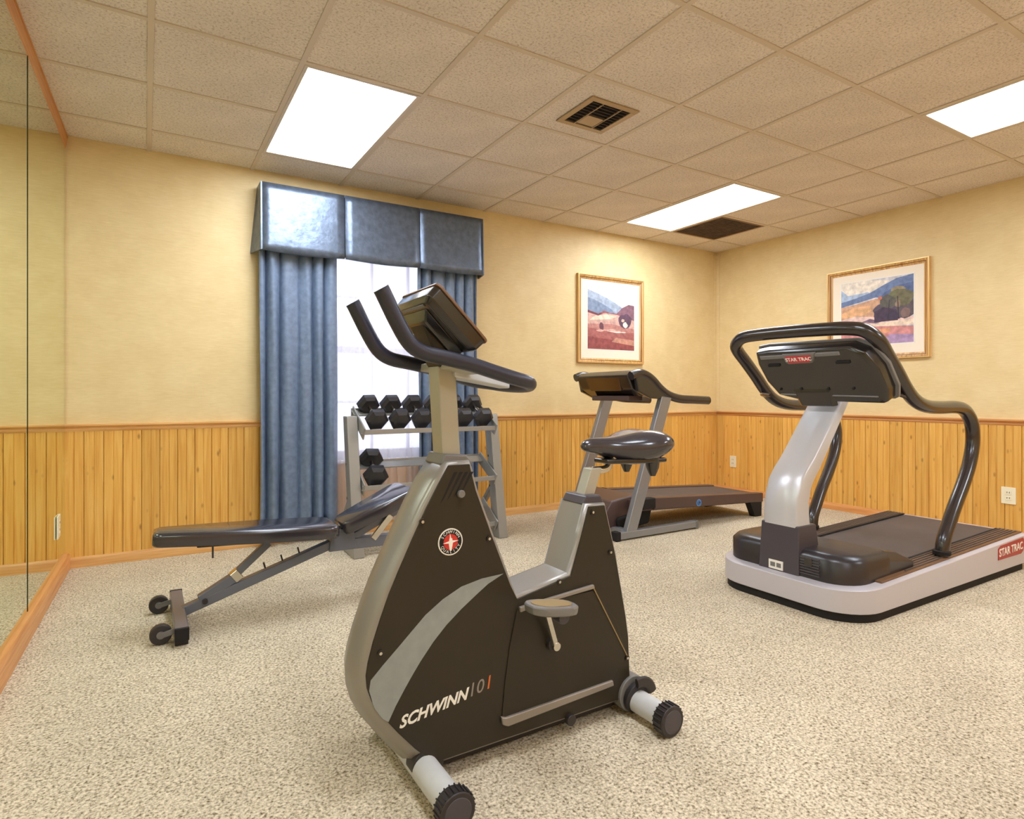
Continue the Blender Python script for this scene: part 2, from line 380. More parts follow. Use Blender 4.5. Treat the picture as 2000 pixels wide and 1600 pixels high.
# slim corner guard where the back and right walls meet
mb = MB().prism_z([(XR, YB), (XR-0.045, YB), (XR-0.045, YB-0.006), (XR-0.006, YB-0.006), (XR-0.006, YB-0.045), (XR, YB-0.045)], 0.868, H-0.04)
mb.prism_z([(XR, YB), (XR-0.06, YB), (XR-0.06, YB-0.014), (XR-0.014, YB-0.014), (XR-0.014, YB-0.06), (XR, YB-0.06)], H-0.062, H-0.03)
struct('trim_6', mb, M['wallpaper'], bevel=0.002)

# ceiling: slab, lay-in tiles, tee bars
ceiling = struct('ceiling', MB().box(-0.9, XR+0.15, YF-0.15, YB+0.12, H+0.10, H+0.2), M['tile_void'], flat=True)
GX = [XL-0.2]+[0.02+0.61*k for k in range(0, 9)]+[XR]
GY = [YF]+[4.14-0.61*k for k in range(11, -1, -1)]+[YB]
GY = sorted(set(round(v, 3) for v in GY if v >= YF))
lights = [(0.63, 2.92), (3.68, 2.92), (3.68, 0.48), (0.63, 0.48), (3.68, -1.96), (0.63, -1.96)]  # last three are out of view, added to light the room
def in_light(x, y): return any(a-0.01 < x < a+0.62 and b-0.01 < y < b+1.23 for a, b in lights)
VENT_RET = (4.29, 3.53)
def tile_mesh(wx, wy):
    bm = bmesh.new(); t = 0.014; e = 0.012
    L = [(0.0, 0.0, 0.016), (0, 0, 0.006), ]
    def ring(i, z): return [bm.verts.new((x, y, z)) for x, y in ((i, i), (wx-i, i), (wx-i, wy-i), (i, wy-i))]
    r0 = ring(0, 0.02); r1 = ring(0, 0.006); r2 = ring(0.004, 0.006); r3 = ring(0.014, 0.001)
    for a, b in ((r0, r1), (r1, r2), (r2, r3)):
        for i in range(4): bm.faces.new((a[i], a[(i+1) % 4], b[(i+1) % 4], b[i]))
    bm.faces.new(r3); bm.faces.new(r0[::-1]); bmesh.ops.recalc_face_normals(bm, faces=bm.faces)
    me = bpy.data.meshes.new('ceiling_tile'); bm.to_mesh(me); bm.free(); me.materials.append(M['tile']); return me
cache = {}
for i in range(len(GX)-1):
    for j in range(len(GY)-1):
        x0, x1, y0, y1 = GX[i], GX[i+1], GY[j], GY[j+1]
        if in_light((x0+x1)/2, (y0+y1)/2) or (abs(x0-VENT_RET[0]) < 0.02 and abs(y0-VENT_RET[1]) < 0.02): continue
        k = (round(x1-x0, 3), round(y1-y0, 3))
        if k not in cache: cache[k] = tile_mesh(*k)
        piece('ceiling_tile', cache[k], (x0, y0, H), ceiling)
bars = []
for k in range(9):
    x = 0.02+0.61*k
    me = bpy.data.meshes.new('ceiling_grid_bar'); bm = bmesh.new()
    segs = [(YF, YB)]
    q = MB()
    q.box(x-0.0125, x+0.0125, YF, YB, H-0.004, H+0.012)
    obj('ceiling_grid_bar', q, M['tbar'], ceiling, flat=True)
for y in GY[1:-1]:
    segs = []; cur = lx(y)
    for (a, b) in sorted(lights):
        if b+0.02 < y < b+1.20: segs.append((cur, a)); cur = a+0.61
    segs.append((cur, XR))
    for a, b in segs:
        obj('ceiling_grid_bar', MB().box(a, b, y-0.0125, y+0.0125, H-0.0035, H+0.0115), M['tbar'], ceiling, flat=True)

names = ['square-edged fluorescent ceiling light nearest the window valance', 'fluorescent ceiling light beside the dark return grille',
         'fluorescent ceiling light cut by the right edge of the photo', 'unseen fluorescent ceiling light added above the camera on the mirror side',
         'unseen fluorescent ceiling light added behind the camera on the right', 'unseen fluorescent ceiling light added behind the camera on the mirror side']
for (a, b), nm in zip(lights, names):
    t = thing('ceiling_light', nm, 'ceiling light', (a+0.305, b+0.61, H), 'recessed fluorescent ceiling lights')
    x0, x1, y0, y1 = a+0.013, a+0.597, b+0.013, b+1.207
    fw = 0.018
    q = MB().box(x0, x0+fw, y0, y1, H-0.006, H+0.05).box(x1-fw, x1, y0, y1, H-0.006, H+0.05).box(x0+fw, x1-fw, y0, y0+fw, H-0.006, H+0.05).box(x0+fw, x1-fw, y1-fw, y1, H-0.006, H+0.05)
    obj('frame', q, M['bar_edge'], t, bevel=0.002)
    obj('diffuser', MB().box(x0+fw, x1-fw, y0+fw, y1-fw, H+0.002, H+0.012), M['diffuser'], t, flat=True)

# supply diffuser
t = thing('ceiling_vent', 'square four-way ceiling vent with louvres in a tan frame', 'vent', (2.155, 2.63, H))
X0, X1, Y0, Y1 = 1.99, 2.32, 2.465, 2.795; zf = H-0.008
q = MB()
for a in ((X0, X1, Y0, Y0+0.035), (X0, X1, Y1-0.035, Y1), (X0, X0+0.035, Y0+0.035, Y1-0.035), (X1-0.035, X1, Y0+0.035, Y1-0.035)): q.box(*a, zf, H)
obj('frame', q, M['grille'], t, bevel=0.002)
obj('backing', MB().box(X0+0.03, X1-0.03, Y0+0.03, Y1-0.03, H-0.0015, H+0.0005), M['dark'], t, flat=True)
ix0, ix1, iy0, iy1 = X0+0.035, X1-0.035, Y0+0.035, Y1-0.035
q = MB().box(ix0+0.068, ix0+0.074, iy0, iy1, zf, H-0.001).box(ix1-0.066, ix1-0.060, iy0, iy1, zf, H-0.001)
obj('divider', q, M['grille'], t, flat=True)
def vane(x0, x1, y): obj('louvre', MB().box(x0, x1, y-0.0055, y+0.0055, zf+0.0005, zf+0.002, Matrix.Translation((0, y, zf)) @ Matrix.Rotation(0.5, 4, 'X') @ Matrix.Translation((0, -y, -zf))), M['vane'], t, flat=True)
for k in range(9):
    y = iy0+0.016+k*0.0285; vane(ix0, ix0+0.068, y); vane(ix1-0.060, ix1, y)
for k in range(5): vane(ix0+0.074, ix1-0.066, iy0+0.016+k*0.0285)
obj('damper_plate', MB().box(ix0+0.078, ix1-0.07, iy1-0.115, iy1-0.012, zf+0.001, H-0.001), M['grille'], t, bevel=0.002)
# return grille
t = thing('return_air_grille', 'dark brown return air grille beside the ceiling light near the corner', 'vent', (4.595, 3.835, H))
x0, x1, y0, y1 = 4.303, 4.887, 3.543, 4.127
q = MB().box(x0, x0+0.025, y0, y1, H-0.004, H+0.012).box(x1-0.025, x1, y0, y1, H-0.004, H+0.012).box(x0+0.025, x1-0.025, y0, y0+0.025, H-0.004, H+0.012).box(x0+0.025, x1-0.025, y1-0.025, y1, H-0.004, H+0.012)
obj('frame', q, M['tm_rail'], t, flat=True)
obj('filter', MB().box(x0+0.025, x1-0.025, y0+0.025, y1-0.025, H+0.02, H+0.03), M['vent_filter'], t, flat=True)
for k in range(17):
    y = y0+0.045+k*0.031
    obj('louvre', MB().box(x0+0.025, x1-0.025, y-0.004, y+0.004, H, H+0.014), M['vent_filter'], t, flat=True)

# window
q = MB(); yy0, yy1 = YB+0.07, YB+0.12
q.box(WX0, WX0+0.05, yy0, yy1, WZ0, WZ1).box(WX1-0.05, WX1, yy0, yy1, WZ0, WZ1).box(WX0+0.05, WX1-0.05, yy0, yy1, WZ0, WZ0+0.06).box(WX0+0.05, WX1-0.05, yy0, yy1, WZ1-0.05, WZ1)
window = struct('window_1', q, M['frame_white'], bevel=0.003)
mz = (WZ0+WZ1)/2
obj('sash_rail', MB().box(WX0+0.05, WX1-0.05, yy0-0.005, yy1-0.005, mz-0.025, mz+0.025), M['frame_white'], window)
for k in range(1, 4):
    x = WX0+0.05+k*(WX1-WX0-0.1)/4
    for a, b in ((WZ0+0.06, mz-0.025), (mz+0.025, WZ1-0.05)): obj('muntin', MB().box(x-0.009, x+0.009, yy0+0.012, yy1-0.012, a, b), M['frame_white'], window, flat=True)
for a, b in ((WZ0+0.06, mz-0.025), (mz+0.025, WZ1-0.05)):
    obj('muntin', MB().box(WX0+0.05, WX1-0.05, yy0+0.013, yy1-0.013, (a+b)/2-0.009, (a+b)/2+0.009), M['frame_white'], window, flat=True)
    obj('pane', MB().box(WX0+0.05, WX1-0.05, yy0+0.023, yy0+0.027, a, b), M['glass'], window, flat=True)
obj('window_sill', MB().box(WX0-0.03, WX1+0.03, YB-0.03, YB+0.07, WZ0-0.025, WZ0), M['frame_white'], window, bevel=0.004)

# mirrors on the left wall
def mirror(y0, y1, label, tilt=0.0):
    g = 0.0025; d0 = 0.004
    a0 = lx(y0+g, d0+tilt*(y1-y0)); a1 = lx(y1-g, d0)
    q = MB().prism_z([(a1, y1-g), (a0, y0+g), (a0+0.005, y0+g), (a1+0.005, y1-g)], 0.098, H-0.074)
    o = obj('wall_mirror', q, M['mirror'], flat=True)
    return tag(o, label, 'mirror', 'mirror panels covering the left wall')
mirror(3.36, 4.49, 'tall frameless mirror panel next to the window wall corner')
mirror(2.14, 3.36, 'tall frameless mirror panel at the left edge of the photo')
mirror(0.92, 2.14, 'tall frameless mirror panel beside the camera')
mirror(-0.30, 0.92, 'tall frameless mirror panel just behind the camera')
# bright sliver where the two mirror panels meet: a bevelled seam strip
q = MB().box(lx(3.36, 0.0095), lx(3.36, 0.011), 3.357, 3.363, 0.098, H-0.074)
struct('trim_7', q, M['mirror_edge'], flat=True)

# outlets
def outlet(pos, nrm, label, wd=0.078, hh=0.12, switch=True):
    t = thing('wall_outlet', label, 'outlet', pos)
    n = Vector(nrm); up = Vector((0, 0, 1)); sd = up.cross(n); p = Vector(pos)
    def slab(name, cx, cz, w_, h_, d0, d1, m, bev=0.0):
        loops = [[p+n*d+sd*(cx+i*w_/2)+up*(cz+j*h_/2) for i, j in ((-1, -1), (1, -1), (1, 1), (-1, 1))] for d in (d0, d1)]
        obj(name, MB().loft(loops), m, t, bevel=bev)
    slab('plate', 0, 0, wd, hh, 0, 0.007, M['white_plastic'], 0.002)
    slab('socket', 0, 0.02, 0.034, 0.03, 0.007, 0.010, M['white_plastic'], 0.001); slab('socket', 0, -0.02, 0.034, 0.03, 0.007, 0.010, M['white_plastic'], 0.001)
    for cz in (0.02, -0.02):
        for cx in (-0.007, 0.007): slab('slot', cx, cz+0.003, 0.0035, 0.012, 0.010, 0.0106, M['slot'])
outlet((XR-0.0112, 4.27, 0.335), (-1, 0, 0), 'cream wall outlet near the room corner')
outlet((XR-0.0112, 1.868, 0.315), (-1, 0, 0), 'cream wall outlet behind the large silver treadmill', 0.088, 0.122)
p = lx(4.2, 0.0095); outlet((p, 4.2, 0.31), (1, 0, 0), 'cream outlet plate set in the mirror by the corner', 0.12, 0.125)

# ------------------------------------------------------------------ curtains and valance
def curtain(name, x0, x1, z0, z1, y, amp, per, m, label, cat, seed, th=0.004, group=None, top_amp=0.6):
    rnd = random.Random(seed); bm = bmesh.new(); nx = int((x1-x0)/per*26); nz = 24
    ph = [rnd.uniform(-0.6, 0.6) for _ in range(40)]
    rows = []
    for j in range(nz+1):
        z = z0+(z1-z0)*j/nz; row = []
        k = 1-(1-top_amp)*(j/nz)
        for i in range(nx+1):
            u = i/nx; x = x0+(x1-x0)*u; q = (x-x0)/per
            f = q+0.16*math.sin(q*1.7+ph[0])+0.05*math.sin(z*2.3+ph[1])
            c = math.sin(2*PI*f); a = amp*(0.72+0.28*math.sin(q*1.9+ph[2]))*k
            yy = y+a*(c if th == 0 else (1-2*abs(math.cos(PI*f))**0.5))+0.004*math.sin(9*f+z*5)
            row.append(bm.verts.new((x+0.006*math.cos(2*PI*f)*k*(1 if th == 0 else 0)+0.012*math.sin(z*1.8+ph[3])*(1-j/nz), yy, z)))
        rows.append(row)
    for a, b in zip(rows, rows[1:]):
        for i in range(nx): bm.faces.new((a[i], a[i+1], b[i+1], b[i]))
    w_ = MB(); w_.bm.free(); w_.bm = bm
    o = obj(name, w_, m, angle=180)
    s = o.modifiers.new('cloth', 'SOLIDIFY'); s.thickness = th; s.offset = 0
    return tag(o, label, cat, group)
curtain('curtain_panel', 0.662, 1.192, 0.10, 2.30, 4.425, 0.066, 0.100, M['curtain'], 'wide slate blue curtain panel on the left of the window', 'curtain', 3, group='blue curtain panels')
curtain('curtain_panel', 1.815, 2.345, 0.10, 2.30, 4.425, 0.064, 0.094, M['curtain'], 'slate blue curtain panel behind the dumbbell rack on the right of the window', 'curtain', 8, group='blue curtain panels')
curtain('sheer_curtain', 1.10, 1.93, 0.08, 2.30, 4.468, 0.016, 0.062, M['sheer'], 'white translucent sheer curtain over the window', 'sheer curtain', 5, th=0.0)
for o in [o for o in bpy.data.objects if o.name.startswith('sheer')]: o.modifiers.clear()
t = thing('window_valance', 'shiny blue-grey fabric box valance across the window top', 'valance', (1.51, 4.43, 2.02))
vy = 4.345
def vpan(x0, x1, f0, f1):
    """padded board panel: bottom flares forward"""
    nx, nz = 10, 10; loops = []
    bm = bmesh.new(); rows = []
    for j in range(nz+1):
        v = j/nz; z = 2.025+(2.487-2.025)*v; row = []
        for i in range(nx+1):
            u = i/nx; x = x0+(x1-x0)*u-(f0*(1-u))*(1-v)**1.5+(f1*u)*(1-v)**1.5
            pf = 0.003*(1-abs(2*u-1)**10)*(1-abs(2*v-1)**12)
            yy = vy-0.018*(1-v)**2-pf; zz = z-(0.012*math.sin(PI*u) if j == 0 else 0)
            row.append(bm.verts.new((x, yy, zz)))
        rows.append(row)
    for a, b in zip(rows, rows[1:]):
        for i in range(nx): bm.faces.new((a[i], a[i+1], b[i+1], b[i]))
    q = MB(); q.bm.free(); q.bm = bm
    o = obj('panel', q, M['valance'], t, angle=60); s = o.modifiers.new('pad', 'SOLIDIFY'); s.thickness = 0.012; s.offset = 1
vpan(0.668, 1.226, 0.0, 0); vpan(1.232, 1.805, 0, 0); vpan(1.811, 2.365, 0, 0.0)
for s_, x in ((-1, 0.662), (1, 2.365)):
    q = MB().hull([(x, vy, 2.487), (x, YB, 2.487), (x+s_*0.045, YB, 2.025), (x+s_*0.0, vy-0.018, 2.025)], [(x-s_*0.01, vy, 2.487), (x-s_*0.01, YB, 2.487), (x+s_*0.035, YB, 2.025), (x-s_*0.01, vy-0.018, 2.025)])
    obj('side_return', q, M['valance'], t, flat=True)
obj('top_board', MB().box(0.664, 2.363, vy+0.004, YB, 2.472, 2.486), M['valance'], t, flat=True)
obj('backing_board', MB().box(0.68, 2.35, vy+0.012, vy+0.02, 2.04, 2.47), M['dark'], t, flat=True)

# ------------------------------------------------------------------ pictures
def paint_mat(name, col, var=0.25, sc=18):
    return mat(name, col, 0.6, noise=var, nscale=sc*1.6)
def picture(label, origin, ux, W_, H_, art, shapes, fw=0.045):
    """origin = lower left corner on the wall, ux = direction of width, normal points into the room"""
    o3 = Vector(origin); ux = Vector(ux); uz = Vector((0, 0, 1)); nn = ux.cross(uz)
    t = thing('framed_picture', label, 'picture', origin, 'framed landscape pictures')
    def P(u, v, d): return o3+ux*u+uz*v+nn*d
    def member(name, a, b, c, d_, inner):   # mitred member
        q = MB(); A, B, Cc, D = a, b, c, d_
        prof = [(0, 0), (0, 0.020), (0.30, 0.028), (0.55, 0.022), (0.80, 0.016), (1.0, 0.012), (1.0, 0)]
        loops = []
        for (o_, i_) in ((A, D), (B, Cc)):
            loops.append([P(o_[0]+(i_[0]-o_[0])*k, o_[1]+(i_[1]-o_[1])*k, h) for k, h in prof])
        q.loft(loops); obj(name, q, M['gold_wood'], t)
    O = [(0, 0), (W_, 0), (W_, H_), (0, H_)]; I = [(fw, fw), (W_-fw, fw), (W_-fw, H_-fw), (fw, H_-fw)]
    for k in range(4): member('frame_moulding', O[k], O[(k+1) % 4], I[(k+1) % 4], I[k], 0)
    # raised gilt lip
    q = MB()
    for k in range(4):
        a, b = O[k], O[(k+1) % 4]; c, d = I[(k+1) % 4], I[k]; s0, s1 = 0.03, 0.2
        L = lambda o_, i_: [P(o_[0]+(i_[0]-o_[0])*s, o_[1]+(i_[1]-o_[1])*s, h) for s, h in ((s0, 0.018), (s0, 0.031), (s1, 0.031), (s1, 0.018))]
        q.loft([L(a, d), L(b, c)])
    obj('gilt_lip', q, M['gold_edge'], t)
    q = MB()
    for k in range(4):
        a, b = O[k], O[(k+1) % 4]; c, d = I[(k+1) % 4], I[k]
        L = lambda o_, i_: [P(o_[0]+(i_[0]-o_[0])*s, o_[1]+(i_[1]-o_[1])*s, h) for s, h in ((.58, 0.015), (.58, 0.0235), (.68, 0.0215), (.68, 0.012))]
        q.loft([L(a, d), L(b, c)])
    obj('dark_groove_line', q, M['tm_rail'], t)
    a0, b0, a1, b1 = art
    q = MB(); q.loft([[P(u, v, d) for u, v in I] for d in (0.002, 0.008)])
    bd = obj('mat_board', q, M['mat_board'], t, flat=True)
    q = MB()
    e = 0.008
    for (u0, v0, u1, v1) in ((a0-e, b0-e, a1+e, b0), (a0-e, b1, a1+e, b1+e), (a0-e, b0, a0, b1), (a1, b0, a1+e, b1)):
        q.loft([[P(u, v, d) for u, v in ((u0, v0), (u1, v0), (u1, v1), (u0, v1))] for d in (0.008, 0.010)])
    obj('mat_bevel', q, M['white'], t, flat=True)
    # printed landscape: flat coloured areas on one sheet
    bm = bmesh.new(); mats = []
    for li, (col, pts) in enumerate(shapes):
        m_ = paint_mat('print_colour', srgb(*col)); mats.append(m_)
        d = 0.0082+0.00008*li
        vs = [bm.verts.new(P(a0+(a1-a0)*min(max(u, 0), 1), b0+(b1-b0)*min(max(v, 0), 1), d)) for u, v in pts]
        f = bm.faces.new(vs); f.material_index = li
        f.normal_update()
        if f.normal.dot(nn) < 0: f.normal_flip()
    for v in bm.verts: v.co -= o3
    me = bpy.data.meshes.new('print'); bm.to_mesh(me); bm.free()
    for m_ in mats: me.materials.append(m_)
    po = bpy.data.objects.new('print', me); COL.objects.link(po); po.parent = t
    return t
full = [(0, 0), (1, 0), (1, 1), (0, 1)]
def blob(cx, cy, rx, ry, n=12, sd=0):
    r_ = random.Random(sd); return [(cx+rx*math.cos(2*PI*k/n)*r_.uniform(0.8, 1.1), cy+ry*math.sin(2*PI*k/n)*r_.uniform(0.8, 1.1)) for k in range(n)]
sh1 = [((238, 230, 214), full),
       ((160, 172, 190), [(0, 0.55), (0.7, 0.55), (0.78, 0.68), (0.6, 0.76), (0.45, 0.82), (0.2, 0.9), (0, 0.95)]),
       ((126, 140, 164), [(0, 0.55), (0.6, 0.57), (0.5, 0.66), (0.3, 0.74), (0.12, 0.80), (0, 0.82)]),
       ((134, 96, 108), [(0.58, 0.5), (1, 0.45), (1, 0.75), (0.88, 0.76), (0.74, 0.70), (0.62, 0.60)]),
       ((206, 164, 150), [(0, 0.3), (1, 0.3), (1, 0.5), (0.6, 0.58), (0.4, 0.60), (0.2, 0.55), (0, 0.62)]),
       ((236, 208, 182), [(0.05, 0.46), (0.5, 0.5), (0.62, 0.55), (0.4, 0.57), (0.12, 0.52)]),
       ((120, 60, 66), [(0, 0.58), (0.22, 0.54), (0.38, 0.60), (0.36, 0.63), (0.22, 0.57), (0, 0.62)]),
       ((150, 90, 92), [(0.26, 0.575), (0.34, 0.63), (0.44, 0.60), (0.66, 0.595), (0.7, 0.57), (0.4, 0.59)]),
       ((186, 128, 118), [(0, 0.28), (0.5, 0.34), (1, 0.27), (1, 0.36), (0.5, 0.42), (0, 0.40)]),
       ((166, 98, 92), [(0, 0), (1, 0), (1, 0.3), (0.6, 0.28), (0, 0.34)]),
       ((148, 76, 74), [(0, 0), (1, 0), (1, 0.14), (0.4, 0.17), (0, 0.2)]),
       ((196, 140, 118), [(0.5, 0.13), (1, 0.08), (1, 0.17), (0.6, 0.2)]),
       ((96, 70, 88), blob(0.80, 0.48, 0.16, 0.13, 14, 1)),
       ((238, 226, 206), blob(0.80, 0.42, 0.055, 0.05, 9, 2)),
       ((220, 190, 170), blob(0.75, 0.49, 0.04, 0.03, 8, 3)),
       ((110, 70, 80), blob(0.29, 0.37, 0.05, 0.07, 9, 4)),
       ((208, 160, 146), blob(0.26, 0.30, 0.08, 0.02, 9, 5))]
picture('smaller portrait-format landscape print with pink field in a gold frame', (3.442, YB, 1.35), (1, 0, 0), 0.823, 0.835, (0.123, 0.133, 0.709, 0.727), sh1)
sh2 = [((214, 210, 214), full),
       ((170, 188, 212), [(0, 0.66), (0.5, 0.74), (0.35, 0.84), (0, 0.9)]),
       ((236, 224, 208), [(0.1, 0.80), (0.45, 0.82), (0.7, 0.95), (0.4, 1), (0, 1), (0, 0.9)]),
       ((108, 126, 166), [(0, 0.62), (0.2, 0.66), (0.5, 0.72), (1, 0.6), (1, 1), (0.78, 0.97), (0.58, 0.88), (0.42, 0.80), (0.2, 0.74), (0, 0.70)]),
       ((88, 104, 146), [(0.55, 0.7), (1, 0.7), (1, 0.88), (0.8, 0.86), (0.62, 0.78)]),
       ((206, 160, 128), [(0, 0.4), (1, 0.4), (1, 0.6), (0.5, 0.7), (0.3, 0.66), (0, 0.62)]),
       ((228, 176, 128), [(0, 0.44), (0.3, 0.46), (0.44, 0.52), (0.42, 0.6), (0.2, 0.60), (0, 0.52)]),
       ((230, 196, 186), [(0, 0.3), (1, 0.3), (1, 0.38), (0.5, 0.42), (0.2, 0.46), (0, 0.42)]),
       ((128, 100, 118), [(0.3, 0.36), (0.42, 0.40), (0.58, 0.34), (0.5, 0.32)]),
       ((92, 80, 96), blob(0.58, 0.50, 0.12, 0.13, 15, 21)), ((84, 70, 92), blob(0.74, 0.50, 0.17, 0.16, 17, 22)), ((96, 84, 88), blob(0.90, 0.52, 0.14, 0.17, 15, 23)),
       ((150, 136, 110), blob(0.80, 0.80, 0.10, 0.05, 12, 24)), ((118, 116, 84), blob(0.78, 0.72, 0.13, 0.08, 13, 25)),
       ((112, 106, 78), blob(0.86, 0.66, 0.15, 0.14, 14, 11)),
       ((94, 90, 82), blob(0.66, 0.62, 0.12, 0.12, 12, 12)),
       ((70, 52, 74), [(0.48, 0.34), (0.8, 0.34), (0.78, 0.5), (0.6, 0.56), (0.48, 0.5)]),
       ((132, 104, 98), blob(0.90, 0.44, 0.07, 0.08, 11, 31)), ((148, 124, 100), blob(0.80, 0.58, 0.04, 0.06, 9, 32)), ((66, 54, 76), blob(0.70, 0.42, 0.10, 0.07, 13, 33)),
       ((60, 48, 62), [(0.66, 0.36), (0.675, 0.36), (0.69, 0.66), (0.68, 0.66)]), ((60, 48, 62), [(0.80, 0.36), (0.815, 0.36), (0.80, 0.70), (0.79, 0.70)]),
       ((206, 118, 88), blob(0.56, 0.70, 0.03, 0.03, 8, 13)),
       ((238, 214, 190), [(0.3, 0.24), (1, 0.26), (1, 0.34), (0.62, 0.33), (0.3, 0.3)]),
       ((208, 140, 136), [(0, 0), (1, 0), (1, 0.24), (0.6, 0.27), (0, 0.3)]),
       ((174, 144, 180), [(0.5, 0), (1, 0), (1, 0.12), (0.7, 0.14)]),
       ((226, 160, 120), blob(0.62, 0.2, 0.1, 0.04, 9, 14))]
picture('larger landscape print with dark trees in a gold frame behind the big treadmill', (XR, 3.225, 1.35), (0, -1, 0), 0.845, 0.805, (0.122, 0.13, 0.722, 0.69), sh2)

# ------------------------------------------------------------------ exercise bike (front of the picture)
YC = 1.57; y0, y1 = 1.50, 1.64
bike = thing('exercise_bike', 'upright exercise bike with dark olive body in the centre foreground', 'exercise bike', (1.0, YC, 0))
front = [(.702, .865), (.665, .812), (.629, .749), (.590, .672), (.553, .596), (.527, .540), (.503, .478), (.483, .42), (.469, .368), (.464, .335), (.467, .300), (.480, .262), (.503, .222), (.553, .157), (.60, .102), (.640, .062), (.67, .045)]
rest = [(.877, .045), (1.10, .045), (1.33, .045), (1.375, .10), (1.368, .25), (1.356, .325), (1.312, .533), (1.266, .700), (1.185, .704), (1.150, .60), (1.115, .497), (1.02, .48), (.930, .462), (.915, .50), (.852, .654), (.802, .783), (.785, .845), (.775, .865)]
outline = front+rest
bm = bmesh.new()
# body: side loops inset and a rounded middle, front nose bulges slightly
def off(pts, d, dx):
    out = []
    n = len(pts)
    for i, (x, z) in enumerate(pts):
        xa, za = pts[i-1]; xb, zb = pts[(i+1) % n]; tx, tz = xb-xa, zb-za; l = math.hypot(tx, tz) or 1
        k = (dx(i/len(front)) if callable(dx) else dx) if i < len(front)-1 and i > 0 else d
        out.append((x-k*(tz/l)*-1*-1, z+k*(tx/l)*-1*-1) if False else (x+k*(tz/l), z-k*(tx/l)))
    return out
sgn = 1
# outward offset sign check: outline runs down the front (x small) then right: outward normal = (tz,-tx)
lo = []
for yy, dd, dn in ((y0, -.010, -.012), (y0+.006, -.002, -.003), (y0+.018, 0, lambda t: .003+.016*t*t), (YC, 0, lambda t: .010+.034*t*t), (y1-.018, 0, lambda t: .003+.016*t*t), (y1-.006, -.002, -.003), (y1, -.010, -.012)):
    lo.append([(x, yy, z) for x, z in off(outline, dd, dn)])
obj('body_shell', MB().loft(lo), M['bike_shell'], bike, angle=50)
panel = off(outline, -.011, -.013)
for nm, ya, yb in (('side_panel', y0-.0045, y0+.004), ('side_panel', y1-.004, y1+.0045)):
    obj(nm, MB().prism(panel, ya, yb), M['bike_panel'], bike, bevel=.002)
yp = y0-.0045
# moulded lines and raised lower cover
cover = [(.926, .428), (.900, .32), (.884, .22), (.874, .125), (.882, .112), (1.279, .118), (1.345, .20), (1.30, .32), (1.206, .430)]
obj('crank_cover', MB().prism(cover, yp-.004, yp+.001), M['bike_panel'], bike, bevel=.002)
obj('lower_ledge', MB().prism([(.872, .104), (.868, .128), (.884, .122), (1.283, .131), (1.287, .112), (.89, .094)], yp-.012, yp), M['bike_ledge'], bike, bevel=.004)
obj('upper_ledge', MB().prism([(.932, .414), (.93, .430), (1.205, .451), (1.208, .438), (1.0, .424)], yp-.012, yp), M['bike_ledge'], bike, bevel=.003)
obj('seam_line', MB().rail((1.207, yp-.004, .438), (1.346, yp-.004, .195), .006, .0035), M['tan'], bike)
sw = [(.485, .296), (.489, .322), (.52, .352), (.567, .394), (.639, .460), (.69, .493), (.746, .518), (.81, .530), (.880, .533), (.830, .512), (.794, .489), (.745, .456), (.700, .421), (.662, .384), (.625, .340), (.600, .306), (.582, .280), (.556, .24), (.536, .203), (.52, .216), (.498, .25)]
obj('swoosh_decal', MB().prism(sw, yp-.0008, yp+.001), M['bike_swoosh'], bike, flat=True)
for k in range(4):
    a = Vector((.728+k*.0165, 0, .836-k*.001)); b = Vector((.688+k*.020, 0, .762+k*.007))
    obj('vent_slot', MB().prism([(a.x-.004, a.z), (a.x+.006, a.z), (b.x+.005, b.z+.004), (b.x-.005, b.z-.008)], yp-.0008, yp+.001), M['dark'], bike, flat=True)
obj('adjuster_knob', MB().cyl((.742, yp, .775), (.742, yp-.012, .775), .011, 14), M['greyp'], bike, bevel=.003)
for (x, z) in ((.629, .710), (.832, .640), (.514, .386), (1.206, .677), (1.279, .541), (1.350, .185), (1.077, .478)):
    b_ = obj('bolt', MB().cyl((x, yp+.001, z), (x, yp-.004, z), .0085, 12), M['bolt'], bike)
    obj('bolt_head', MB().cyl((x, yp-.004, z), (x, yp-.006, z), .0045, 6), M['chrome'], b_)
# badge
bx, bz = .712, .646
bd = obj('round_badge', MB().cyl((bx, yp+.001, bz), (bx, yp-.0015, bz), .037, 32), M['white'], bike)
obj('badge_black_ring', MB().cyl((bx, yp-.0015, bz), (bx, yp-.0022, bz), .0335, 32), M['dark'], bd)
obj('badge_red_disc', MB().cyl((bx, yp-.0022, bz), (bx, yp-.0029, bz), .0215, 28), M['red'], bd)
star = []
for k in range(8):
    r_ = .0235 if k % 2 == 0 else .005
    a = k*PI/4+0.1; star.append((bx+r_*math.cos(a), bz+r_*math.sin(a)))
obj('badge_star', MB().prism(star, yp-.0036, yp-.0028), M['white'], bd, flat=True)
obj('badge_star', MB().prism([(bx-.004, bz+.010), (bx+.004, bz+.010), (bx+.006, bz-.004), (bx+.002, bz-.024), (bx-.003, bz-.024), (bx-.006, bz-.004)], yp-.0037, yp-.0028), M['white'], bd, flat=True)
for word, start, step, top in (('SCHWINN', 150, -20, True), ('QUALITY', 208, 21, False)):
    for i, ch in enumerate(word):
        a = math.radians(start+i*step); px, pz = bx+.0275*math.cos(a), bz+.0275*math.sin(a)
        upv = Vector((math.cos(a), 0, math.sin(a)))*(1 if top else -1)
        xd = Vector((upv.z, 0, -upv.x))
        text('badge_letter', ch, .0115, frame_mx((px, yp-.0025, pz), xd, upv), M['white'], bd, .0003)
d1 = Vector((1, 0, .135)).normalized()
text('lettering', 'SCHWINN', .042, frame_mx((.662, yp-.0002, .203), d1, (0, 0, 1)), M['white'], bike, .0006, shear=.45, bold=.0012)
